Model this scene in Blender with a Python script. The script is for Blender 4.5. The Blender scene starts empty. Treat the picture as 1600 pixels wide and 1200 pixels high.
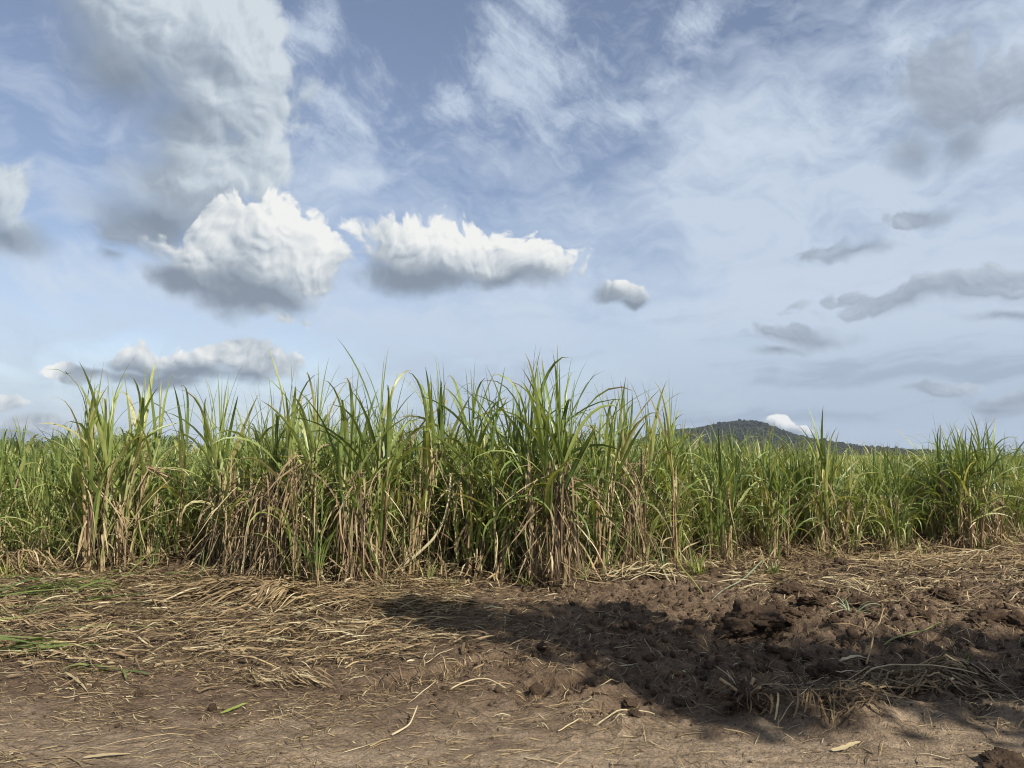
import bpy, bmesh, math, random
import numpy as np
from mathutils import Vector, noise as mnoise

random.seed(11)
RNG = np.random.default_rng(11)
C = bpy.context.scene.collection
R = math.radians
PI = math.pi

# ------------------------------------------------------------------ camera maths
CAM_H, FPX = 1.6, 1150.0
HAZE = 0.0001
PITCH = math.atan(112.0 / FPX)


def ray(px, py):
    x, u = (px - 800) / FPX, (600 - py) / FPX
    return (x, math.cos(PITCH) - u * math.sin(PITCH), math.sin(PITCH) + u * math.cos(PITCH))


def gp(px, py, z=0.0):
    """the spot on the ground seen at a place in the photograph"""
    d = ray(px, py)
    t = (z - CAM_H) / d[2]
    return (d[0] * t, d[1] * t)


def at_depth(px, py, y):
    d = ray(px, py)
    t = y / d[1]
    return (d[0] * t, y, CAM_H + d[2] * t)


def azel(px, py):
    d = ray(px, py)
    return math.atan2(d[0], d[1]), math.atan2(d[2], math.hypot(d[0], d[1]))


SUN_EL = R(39)
SUN_XY = np.array((0.62, -0.785))

# ------------------------------------------------------------------ numpy noise
_perm = np.random.default_rng(3).permutation(512).astype(np.int64)


def _h(i, j, seed):
    return _perm[(_perm[(i + seed * 57) & 511] + j) & 511]


def pn(x, y, seed=0):
    xi, yi = np.floor(x).astype(np.int64), np.floor(y).astype(np.int64)
    xf, yf = x - xi, y - yi
    u, v = xf * xf * xf * (xf * (xf * 6 - 15) + 10), yf * yf * yf * (yf * (yf * 6 - 15) + 10)

    def g(i, j, dx, dy):
        a = _h(i, j, seed) * (2 * PI / 512)
        return np.cos(a) * dx + np.sin(a) * dy
    a = g(xi, yi, xf, yf); b = g(xi + 1, yi, xf - 1, yf)
    c = g(xi, yi + 1, xf, yf - 1); d = g(xi + 1, yi + 1, xf - 1, yf - 1)
    return (a + (b - a) * u + (c - a) * v + (a - b - c + d) * u * v) * 1.5


def fbm(x, y, o=4, seed=0, rough=0.5):
    r, a, f = 0, 1.0, 1.0
    for k in range(o):
        r = r + a * pn(x * f + 17.3 * k, y * f - 9.1 * k, seed + k)
        a *= rough; f *= 2.03
    return r


def billow(x, y, o=3, seed=0):
    r, a, f = 0, 1.0, 1.0
    for k in range(o):
        r = r + a * np.abs(pn(x * f + 11.7 * k, y * f + 5.3 * k, seed + k))
        a *= 0.5; f *= 2.1
    return r


def ss(x, a, b):
    t = np.clip((x - a) / (b - a), 0, 1)
    return t * t * (3 - 2 * t)


# ------------------------------------------------------------------ field edge and ground height
_edge_px = [(-500, 905), (0, 903), (120, 903), (300, 900), (430, 908), (500, 914), (590, 914), (690, 905), (860, 912), (940, 900),
            (1020, 890), (1120, 880), (1250, 872), (1400, 866), (1520, 858), (1600, 848), (1900, 838)]
_e = np.array([gp(*p) for p in _edge_px])


def yedge(x):
    return np.interp(x, _e[:, 0], _e[:, 1])


_pit = gp(1140, 1080)
_ta, _tb = np.array(gp(585, 1078)), np.array(gp(885, 1022))
_ta2, _tb2 = np.array(gp(820, 1085)), np.array(gp(1010, 1072))


def _lugs(x, y, a, b, half, pitch, depth):
    d = b - a; L = np.hypot(*d); d = d / L
    u = (x - a[0]) * d[0] + (y - a[1]) * d[1]
    v = -(x - a[0]) * d[1] + (y - a[1]) * d[0]
    m = ss(u, -0.1, 0.15) * (1 - ss(u, L - 0.2, L + 0.1)) * (1 - ss(np.abs(v), half * .75, half))
    w = 0.5 + 0.5 * np.sin((u + 0.55 * np.abs(v)) * 2 * PI / pitch)
    return m * (-0.015 - depth * ss(w, 0.42, 0.62)) + 0.02 * np.exp(-((np.abs(v) - half * 1.1) / 0.05) ** 2) * ss(u, -.1, .2) * (1 - ss(u, L - .2, L + .1))


def ground_h(x, y):
    x = np.asarray(x, float); y = np.asarray(y, float)
    near = (1 - ss(np.hypot(x, y), 16, 30))
    ye = yedge(x)
    rough = ss(x, -0.7, 1.1) * ss(y + 0.25 * pn(x * 1.3, y * 0.7, 31), 4.15, 4.75)
    mid = ss(y + 0.3 * pn(x, y, 32), 4.3, 5.2)
    h = 0.03 * fbm(x * .35, y * .35, 2, 1) + 0.012 * fbm(x * 1.4, y * 1.8, 3, 2)
    h = h + 0.006 * fbm(x * 2.2, y * 9, 3, 3) + 0.004 * fbm(x * 14, y * 14, 3, 4)
    h = h + (1 - rough) * 0.012 * billow(x * 4.5, y * 6, 3, 35) + mid * (0.02 * billow(x * 2.4, y * 2.8, 3, 5) + 0.018 * billow(x * 8, y * 8, 3, 6))
    h = h + rough * (0.085 * billow(x * 1.15, y * 1.7, 2, 7) + 0.06 * billow(x * 3.6, y * 4.2, 3, 8) + 0.034 * billow(x * 10, y * 11, 3, 9) - 0.06)
    rx = ss(x, 1.5, 2.3)
    wob = 0.22 * pn(x * 1.1, x * 0 + 3.3, 12)
    h = h + rx * 0.085 * np.exp(-((y - 6.95 - wob) / 0.27) ** 2) * (0.5 + np.abs(pn(x * 2.1, y, 14)) * 1.7)
    h = h + ss(x, 1.1, 1.5) * 0.075 * np.exp(-((y - 4.72 - 0.6 * wob) / 0.24) ** 2) * (0.5 + np.abs(pn(x * 2.7, y, 15)) * 1.8)
    h = h - ss(x, 0.2, 1.2) * 0.035 * np.exp(-((y - 5.5 - wob) / 0.4) ** 2)
    h = h + rx * 0.07 * np.exp(-((y - 8.6 - 2 * wob) / 0.35) ** 2) * (0.3 + np.abs(pn(x * 1.7, y * 1.2, 16)) * 1.8)
    h = h - 0.09 * np.exp(-(((x - _pit[0]) / 0.2) ** 2 + ((y - _pit[1]) / 0.13) ** 2))
    h = h + _lugs(x, y, _ta, _tb, 0.2, 0.12, 0.075) + _lugs(x, y, _ta2, _tb2, 0.17, 0.12, 0.065)
    mulch = (1 - ss(x, -1.2, 0.3)) * ss(y, 5.8, 8.2)
    h = h + mulch * (0.05 + 0.05 * fbm(x * 1.2, y * 1.6, 3, 18))
    h = h + 0.07 * ss(y - ye, -0.7, 0.1)
    return h * near


def gh(x, y):
    return float(ground_h(np.array([x]), np.array([y]))[0])


# ------------------------------------------------------------------ object helpers
def tag(o, label=None, cat=None, group=None, kind=None):
    if label: o['label'] = label
    if cat: o['category'] = cat
    if group: o['group'] = group
    if kind: o['kind'] = kind
    return o


def empty(name, loc, rz=0.0, scale=1.0):
    o = bpy.data.objects.new(name, None)
    C.objects.link(o)
    o.location = loc; o.rotation_euler = (0, 0, rz)
    o.scale = (scale,) * 3 if np.isscalar(scale) else scale
    o.empty_display_size = 0.1
    return o


def build_mesh(name, V, F, mat, attr=None, smooth=True):
    """V (n,3); F (m,4) or (m,3); attr (n,4) stored as the colour attribute 'leaf'"""
    V = np.ascontiguousarray(V, np.float32); F = np.ascontiguousarray(F, np.int32)
    me = bpy.data.meshes.new(name)
    k = F.shape[1]
    me.vertices.add(len(V)); me.vertices.foreach_set('co', V.ravel())
    me.loops.add(F.size); me.loops.foreach_set('vertex_index', F.ravel())
    me.polygons.add(len(F)); me.polygons.foreach_set('loop_start', np.arange(0, F.size, k, dtype=np.int32))
    me.polygons.foreach_set('use_smooth', np.full(len(F), smooth, dtype=bool))
    if attr is not None:
        a = me.attributes.new('leaf', 'FLOAT_COLOR', 'POINT')
        a.data.foreach_set('color', np.ascontiguousarray(attr, np.float32).ravel())
    me.update(calc_edges=True)
    if mat: me.materials.append(mat)
    return me


def link(name, me, parent=None, loc=None):
    o = bpy.data.objects.new(name, me)
    C.objects.link(o)
    if parent is not None: o.parent = parent
    if loc is not None: o.location = loc
    return o


def cat(parts):
    """join (V, F, A) triples"""
    Vs, Fs, As, n = [], [], [], 0
    for V, F, A in parts:
        Vs.append(V); Fs.append(F + n); As.append(A); n += len(V)
    return np.concatenate(Vs), np.concatenate(Fs), np.concatenate(As)


def strip_faces(N, S, K):
    """quads of N strips of S rings of K verts"""
    i = np.arange(N)[:, None, None] * S * K
    j = np.arange(S - 1)[None, :, None] * K
    k = np.arange(K - 1)[None, None, :]
    a = (i + j + k).ravel()
    return np.stack([a, a + 1, a + K + 1, a + K], 1)


def blades(base, phi, th0, L, W, bend, pw, S=9, twist=None, drift=None, fold=0.3, rnd=None, rng=RNG, prof='green', K=3, zmin=None, crinkle=0.0):
    """N leaf blades growing from base. Angle from the vertical = th0 + bend*s**pw."""
    N = len(phi)
    s = np.linspace(0, 1, S)[None, :]
    th = np.clip(th0[:, None] + bend[:, None] * s ** pw[:, None], -0.5, 3.08)
    ph = phi[:, None] + (drift[:, None] if drift is not None else 0) * s ** 1.5 + np.zeros((N, S))
    if crinkle:
        th = th + crinkle * rng.normal(size=(N, S)); ph = ph + crinkle * rng.normal(size=(N, S))
    d = np.stack([np.cos(ph) * np.sin(th), np.sin(ph) * np.sin(th), np.cos(th)], 2)
    step = (L / (S - 1))[:, None, None]
    P = base[:, None, :] + np.concatenate([np.zeros((N, 1, 3)), np.cumsum((d[:, :-1] + d[:, 1:]) * .5 * step, 1)], 1)
    if zmin is not None:
        lift = zmin + 0.03 * rng.random((N, 1))
        P[..., 2] = np.maximum(P[..., 2], lift)
    side0 = np.stack([-np.sin(ph), np.cos(ph), 0 * ph], 2)
    up = np.stack([-np.cos(ph) * np.cos(th), -np.sin(ph) * np.cos(th), np.sin(th)], 2)
    tw = (twist[:, None] if twist is not None else 0) * (0.3 + s) + np.zeros((N, S))
    side = side0 * np.cos(tw)[..., None] + up * np.sin(tw)[..., None]
    nrm = up * np.cos(tw)[..., None] - side0 * np.sin(tw)[..., None]
    if prof == 'green':
        w = np.minimum(1, 0.55 + 2.2 * s) * (1 - s ** 2.4) ** 0.9
    else:
        w = np.minimum(1, 0.6 + 2 * s) * (1 - s ** 3) ** 0.8
    hw = (W * .5)[:, None] * np.maximum(w, 0.03)
    hw = hw[..., None]
    rnd = rng.random(N) if rnd is None else rnd
    r2 = rng.random(N)
    if K == 3:
        V = np.stack([P - side * hw + nrm * hw * fold, P, P + side * hw + nrm * hw * fold], 2)
        ac = np.array([0., .5, 1.])
    else:
        V = np.stack([P - side * hw, P + side * hw], 2)
        ac = np.array([0.2, .8])
    A = np.zeros((N, S, K, 4))
    A[..., 0] = rnd[:, None, None]; A[..., 1] = s[:, :, None]; A[..., 2] = ac; A[..., 3] = r2[:, None, None]
    return V.reshape(-1, 3), strip_faces(N, S, K), A.reshape(-1, 4)


def tube(P, rad, sides=7, rnd=0.5):
    P = np.asarray(P, float); n = len(P)
    T = np.gradient(P, axis=0); T /= np.linalg.norm(T, axis=1)[:, None]
    ref = np.array([0.31, 0.95, 0.05]) if abs(T[n // 2] @ np.array([0.31, 0.95, 0.05])) < .9 else np.array([1., 0, 0])
    U = np.cross(T, ref); U /= np.linalg.norm(U, axis=1)[:, None]
    B = np.cross(T, U)
    a = np.linspace(0, 2 * PI, sides, endpoint=False)
    V = P[:, None] + (U[:, None] * np.cos(a)[None, :, None] + B[:, None] * np.sin(a)[None, :, None]) * np.asarray(rad)[:, None, None]
    i = np.arange(n - 1)[:, None] * sides; k = np.arange(sides)[None]
    k2 = (k + 1) % sides
    F = np.stack([(i + k).ravel(), (i + k2).ravel(), (i + sides + k2).ravel(), (i + sides + k).ravel()], 1)
    # end caps as degenerate-free fans of quads
    V = V.reshape(-1, 3)
    V = np.concatenate([V, P[:1], P[-1:]])
    c0, c1 = len(V) - 2, len(V) - 1
    caps = []
    for q in range(0, sides - 1, 2):
        caps.append((c0, (q + 2) % sides, q + 1, q)); caps.append((c1, (n - 1) * sides + q, (n - 1) * sides + q + 1, (n - 1) * sides + (q + 2) % sides))
    F = np.concatenate([F, np.array(caps)])
    A = np.zeros((len(V), 4)); A[:, 0] = rnd
    A[:n * sides, 1] = np.repeat(np.linspace(0, 1, n), sides); A[-1, 1] = 1; A[:, 2] = 0.25; A[:, 3] = random.random()
    return V, F, A


# ------------------------------------------------------------------ materials
class NT:
    def __init__(self, tree): self.t = tree; self.n = tree.nodes; self.l = tree.links

    def node(self, typ, **kw):
        nd = self.n.new(typ)
        for k, v in kw.items(): setattr(nd, k, v)
        return nd

    def put(self, sock, v):
        if isinstance(v, bpy.types.NodeSocket): self.l.new(v, sock)
        elif isinstance(v, (int, float)) or not hasattr(sock.default_value, '__len__'): sock.default_value = v
        else:
            v = tuple(v)
            sock.default_value = v + (1.0,) if len(sock.default_value) == 4 and len(v) == 3 else v

    def math(self, op, a, b=0.0, c=0.0, clamp=False):
        nd = self.node('ShaderNodeMath', operation=op, use_clamp=clamp)
        self.put(nd.inputs[0], a); self.put(nd.inputs[1], b); self.put(nd.inputs[2], c)
        return nd.outputs[0]

    def vmath(self, op, a, b=(0, 0, 0), c=(0, 0, 0)):
        nd = self.node('ShaderNodeVectorMath', operation=op)
        self.put(nd.inputs[0], a)
        if op == 'SCALE': self.put(nd.inputs['Scale'], b)
        else:
            self.put(nd.inputs[1], b)
            if op == 'MULTIPLY_ADD': self.put(nd.inputs[2], c)
        return nd.outputs['Value'] if op in ('LENGTH', 'DOT_PRODUCT', 'DISTANCE') else nd.outputs['Vector']

    def mix(self, f, a, b, blend='MIX'):
        nd = self.node('ShaderNodeMix', data_type='RGBA', blend_type=blend)
        self.put(nd.inputs[0], f); self.put(nd.inputs[6], a); self.put(nd.inputs[7], b)
        return nd.outputs[2]

    def sstep(self, x, a, b, lo=0.0, hi=1.0):
        nd = self.node('ShaderNodeMapRange', interpolation_type='SMOOTHSTEP')
        self.put(nd.inputs[0], x); self.put(nd.inputs[1], a); self.put(nd.inputs[2], b); self.put(nd.inputs[3], lo); self.put(nd.inputs[4], hi)
        return nd.outputs[0]

    flat = False

    def noise(self, vec, scale, detail=4, rough=0.5, dist=0.0, color=False):
        nd = self.node('ShaderNodeTexNoise')
        if self.flat: nd.noise_dimensions = '2D'
        if vec is not None: self.put(nd.inputs['Vector'], vec)
        nd.inputs['Scale'].default_value = scale; nd.inputs['Detail'].default_value = detail
        nd.inputs['Roughness'].default_value = rough; nd.inputs['Distortion'].default_value = dist
        return nd.outputs[1 if color else 0]

    def sep(self, v):
        nd = self.node('ShaderNodeSeparateXYZ'); self.put(nd.inputs[0], v); return nd.outputs

    def comb(self, x, y, z=0.0):
        nd = self.node('ShaderNodeCombineXYZ'); self.put(nd.inputs[0], x); self.put(nd.inputs[1], y); self.put(nd.inputs[2], z); return nd.outputs[0]

    def ramp(self, f, stops):
        nd = self.node('ShaderNodeValToRGB'); self.put(nd.inputs[0], f)
        e = nd.color_ramp.elements
        while len(e) < len(stops): e.new(0.5)
        for el, (p, c) in zip(e, stops): el.position = p; el.color = tuple(c) + (1.0,)
        return nd.outputs[0]


def new_mat(name):
    m = bpy.data.materials.new(name); m.use_nodes = True
    m.node_tree.nodes.clear()
    return m, NT(m.node_tree)


def finish(nt, col, rough=0.6, spec=0.3, trans=0.0, tcol=None, bump=None, bdist=0.01, bstr=1.0):
    out = nt.node('ShaderNodeOutputMaterial')
    p = nt.node('ShaderNodeBsdfPrincipled')
    nt.put(p.inputs['Base Color'], col); nt.put(p.inputs['Roughness'], rough); nt.put(p.inputs['Specular IOR Level'], spec)
    if bump is not None:
        b = nt.node('ShaderNodeBump'); b.inputs['Distance'].default_value = bdist; b.inputs['Strength'].default_value = bstr
        nt.put(b.inputs['Height'], bump); nt.l.new(b.outputs[0], p.inputs['Normal'])
    if trans:
        t = nt.node('ShaderNodeBsdfTranslucent'); nt.put(t.inputs['Color'], tcol if tcol is not None else col)
        mx = nt.node('ShaderNodeMixShader'); mx.inputs[0].default_value = trans
        nt.l.new(p.outputs[0], mx.inputs[1]); nt.l.new(t.outputs[0], mx.inputs[2]); nt.l.new(mx.outputs[0], out.inputs[0])
    else:
        nt.l.new(p.outputs[0], out.inputs[0])


def leaf_attr(nt):
    a = nt.node('ShaderNodeAttribute', attribute_name='leaf')
    s = nt.node('ShaderNodeSeparateColor'); nt.l.new(a.outputs['Color'], s.inputs[0])
    return s.outputs[0], s.outputs[1], s.outputs[2], a.outputs['Alpha']


def mat_green(name, stops, tip=(0.36, 0.27, 0.13)):
    m, nt = new_mat(name)
    r, s, a, r2 = leaf_attr(nt)
    oi = nt.node('ShaderNodeObjectInfo')
    f = nt.math('ADD', r, nt.math('MULTIPLY', nt.math('SUBTRACT', oi.outputs['Random'], 0.5), 0.35), clamp=True)
    col = nt.ramp(f, stops)
    # yellowing base, dry tips on some leaves
    geo = nt.node('ShaderNodeNewGeometry')
    n1 = nt.noise(geo.outputs['Position'], 9, 3)
    tipm = nt.sstep(nt.math('ADD', s, nt.math('MULTIPLY', nt.math('SUBTRACT', r2, 0.5), 0.5)), 0.92, 1.12)
    col = nt.mix(tipm, col, tip)
    base = nt.math('MULTIPLY', nt.sstep(s, 0.16, 0.0), 0.55)
    col = nt.mix(base, col, (0.2, 0.22, 0.07))
    rib = nt.math('ABSOLUTE', nt.math('SUBTRACT', a, 0.5))
    col = nt.mix(nt.math('MULTIPLY', nt.sstep(rib, 0.09, 0.03), 0.45), col, (0.3, 0.33, 0.16))
    col = nt.mix(1.0, col, nt.ramp(n1, [(0.3, (0.75, 0.75, 0.75)), (0.7, (1.2, 1.2, 1.15))]), 'MULTIPLY')
    tc = nt.mix(1.0, col, (1.5, 1.35, 0.6), 'MULTIPLY')
    finish(nt, col, 0.38, 0.5, 0.32, tc)
    return m


def mat_dry(name, stops, trans=0.12):
    m, nt = new_mat(name)
    r, s, a, r2 = leaf_attr(nt)
    geo = nt.node('ShaderNodeNewGeometry')
    n1 = nt.noise(geo.outputs['Position'], 14, 4, 0.6)
    f = nt.math('ADD', r, nt.math('MULTIPLY', nt.math('SUBTRACT', n1, 0.5), 0.4), clamp=True)
    col = nt.ramp(f, stops)
    finish(nt, col, 0.7, 0.2, trans, None)
    return m


M = {}
M['green'] = mat_green('cane_leaf_green', [(0.0, (0.078, 0.125, 0.036)), (0.3, (0.155, 0.215, 0.054)), (0.6, (0.25, 0.305, 0.085)), (0.85, (0.36, 0.385, 0.13)), (1.0, (0.48, 0.44, 0.21))])
M['grass'] = mat_green('weed_green', [(0.0, (0.06, 0.11, 0.025)), (0.5, (0.12, 0.18, 0.045)), (1.0, (0.26, 0.28, 0.09))])
M['dry'] = mat_dry('cane_leaf_dead', [(0.0, (0.075, 0.05, 0.03)), (0.3, (0.18, 0.125, 0.072)), (0.6, (0.31, 0.23, 0.13)), (0.85, (0.45, 0.36, 0.21)), (1.0, (0.52, 0.44, 0.27))])
M['straw'] = mat_dry('straw_litter', [(0.0, (0.06, 0.04, 0.025)), (0.35, (0.14, 0.096, 0.052)), (0.65, (0.255, 0.182, 0.095)), (0.88, (0.39, 0.29, 0.15)), (0.96, (0.52, 0.44, 0.28)), (1.0, (0.42, 0.36, 0.2))], 0.05)
M['pale'] = mat_dry('bleached_leaf', [(0.0, (0.22, 0.16, 0.085)), (0.6, (0.4, 0.32, 0.18)), (1.0, (0.52, 0.45, 0.28))], 0.05)
M['silver'] = mat_green('silvery_leaf', [(0.0, (0.22, 0.27, 0.17)), (1.0, (0.36, 0.4, 0.27))])
M['lime'] = mat_green('fresh_cut_leaf', [(0.0, (0.24, 0.29, 0.06)), (1.0, (0.36, 0.4, 0.1))])


def mat_stalk():
    m, nt = new_mat('cane_stalk')
    r, s, a, r2 = leaf_attr(nt)
    geo = nt.node('ShaderNodeNewGeometry')
    p = nt.sep(geo.outputs['Position'])
    n1 = nt.noise(nt.vmath('MULTIPLY', geo.outputs['Position'], (40, 40, 5)), 1, 3)
    low = nt.ramp(nt.math('ADD', r, nt.math('MULTIPLY', nt.math('SUBTRACT', n1, .5), .8), clamp=True), [(0, (0.16, 0.09, 0.05)), (0.5, (0.3, 0.2, 0.1)), (1, (0.42, 0.33, 0.18))])
    up = nt.ramp(n1, [(0.3, (0.16, 0.2, 0.055)), (0.7, (0.3, 0.32, 0.12))])
    col = nt.mix(nt.sstep(nt.math('ADD', s, nt.math('MULTIPLY', nt.math('SUBTRACT', r2, .5), .6)), 0.5, 0.95), low, up)
    finish(nt, col, 0.45, 0.35)
    return m


M['stalk'] = mat_stalk()


def mat_soil():
    m, nt = new_mat('field_soil')
    geo = nt.node('ShaderNodeNewGeometry'); P = geo.outputs['Position']
    p = nt.sep(P)
    big = nt.noise(P, 0.9, 5, 0.6)
    med = nt.noise(P, 5.5, 5, 0.6)
    fine = nt.noise(P, 55, 6, 0.7)
    # damp churned earth beyond the trodden track, paler dry dust on the track itself
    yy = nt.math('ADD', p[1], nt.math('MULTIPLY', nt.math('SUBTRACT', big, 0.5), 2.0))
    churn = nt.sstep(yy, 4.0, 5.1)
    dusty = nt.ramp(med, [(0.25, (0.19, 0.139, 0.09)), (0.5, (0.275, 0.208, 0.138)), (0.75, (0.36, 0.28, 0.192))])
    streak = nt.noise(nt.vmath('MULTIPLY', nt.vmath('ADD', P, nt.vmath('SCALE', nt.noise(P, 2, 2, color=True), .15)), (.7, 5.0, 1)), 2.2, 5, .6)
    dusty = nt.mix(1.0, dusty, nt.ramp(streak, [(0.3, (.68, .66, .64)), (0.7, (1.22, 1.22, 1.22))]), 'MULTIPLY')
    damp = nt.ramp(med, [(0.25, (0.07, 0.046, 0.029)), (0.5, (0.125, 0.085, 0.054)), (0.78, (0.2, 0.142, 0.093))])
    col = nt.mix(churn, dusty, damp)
    col = nt.mix(1.0, col, nt.ramp(fine, [(0.28, (0.45, 0.44, 0.43)), (0.5, (1, 1, 1)), (0.72, (1.5, 1.45, 1.4))]), 'MULTIPLY')
    # crumbs of chopped straw trodden into the soil
    v = nt.node('ShaderNodeTexVoronoi'); v.inputs['Scale'].default_value = 70; nt.l.new(nt.vmath('MULTIPLY', nt.vmath('ADD', P, nt.vmath('SCALE', nt.noise(P, 6, 2, color=True), 0.3)), (0.35, 1.0, 1.0)), v.inputs['Vector'])
    chip = nt.math('MULTIPLY', nt.sstep(v.outputs['Distance'], 0.2, 0.08), nt.sstep(nt.noise(P, 3.1, 4), 0.42, 0.62))
    col = nt.mix(nt.math('MULTIPLY', chip, 0.6), col, (0.3, 0.22, 0.12))
    # distant ground under the crop
    far = nt.sstep(p[1], 25.0, 60.0)
    col = nt.mix(far, col, nt.ramp(big, [(0.3, (0.05, 0.075, 0.02)), (0.7, (0.09, 0.12, 0.035))]))
    hgt = nt.math('ADD', nt.math('MULTIPLY', nt.noise(P, 22, 6, 0.65), 1.0), nt.math('MULTIPLY', nt.noise(P, 110, 4, 0.6), 0.35))
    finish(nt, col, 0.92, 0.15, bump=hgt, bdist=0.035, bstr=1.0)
    return m


M['soil'] = mat_soil()


def mat_clod():
    m, nt = new_mat('clod_earth')
    geo = nt.node('ShaderNodeNewGeometry'); P = geo.outputs['Position']
    n1 = nt.noise(P, 14, 5, 0.65)
    col = nt.ramp(n1, [(0.25, (0.05, 0.033, 0.021)), (0.5, (0.095, 0.063, 0.04)), (0.78, (0.16, 0.11, 0.072))])
    finish(nt, col, 0.95, 0.1, bump=nt.noise(P, 70, 6, 0.75), bdist=0.03)
    return m


M['clod'] = mat_clod()


def mat_simple(name, stops, scale, rough=0.8, bump=0):
    m, nt = new_mat(name)
    geo = nt.node('ShaderNodeNewGeometry')
    n1 = nt.noise(geo.outputs['Position'], scale, 4, 0.6)
    finish(nt, nt.ramp(n1, stops), rough, 0.15, bump=n1 if bump else None, bdist=bump or 0.01)
    return m


M['bark'] = mat_simple('tree_bark', [(0.3, (0.06, 0.045, 0.03)), (0.7, (0.16, 0.12, 0.085))], 8, 0.9, 0.02)
M['tree_leaf'] = mat_simple('tree_leaf', [(0.3, (0.025, 0.05, 0.012)), (0.7, (0.06, 0.1, 0.025))], 2.5, 0.55)
M['hill_wood'] = mat_simple('hill_woodland', [(0.3, (0.007, 0.012, 0.009)), (0.7, (0.018, 0.026, 0.017))], 0.06, 0.8)
M['hill_soil'] = mat_simple('hill_ground', [(0.3, (0.02, 0.03, 0.014)), (0.7, (0.045, 0.055, 0.025))], 0.02, 0.9)
M['feather'] = mat_simple('dark_feather', [(0.3, (0.015, 0.016, 0.02)), (0.7, (0.04, 0.04, 0.045))], 20, 0.6)

# ------------------------------------------------------------------ ground
def axis_lines(lo, hi, step, far_lo, far_hi, g=1.16):
    core = np.arange(lo, hi + step * .5, step)
    a, d, x = [], step, hi
    while x < far_hi: d *= g; x += d; a.append(x)
    b, d, x = [], step, lo
    while x > far_lo: d *= g; x -= d; b.append(x)
    return np.concatenate([np.array(b[::-1]), core, np.array(a)])


gx = axis_lines(-6.2, 7.6, 0.017, -1700, 1700)
gy = axis_lines(3.2, 9.2, 0.016, -100, 2300)
GX, GY = np.meshgrid(gx, gy)
GZ = ground_h(GX.ravel(), GY.ravel())
nx, ny = len(gx), len(gy)
ii = (np.arange(ny - 1)[:, None] * nx + np.arange(nx - 1)[None]).ravel()
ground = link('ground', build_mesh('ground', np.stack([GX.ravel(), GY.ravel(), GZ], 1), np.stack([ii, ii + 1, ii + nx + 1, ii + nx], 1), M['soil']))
tag(ground, 'bare brown churned earth and trodden track at the field edge', 'ground', kind='structure')


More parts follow.
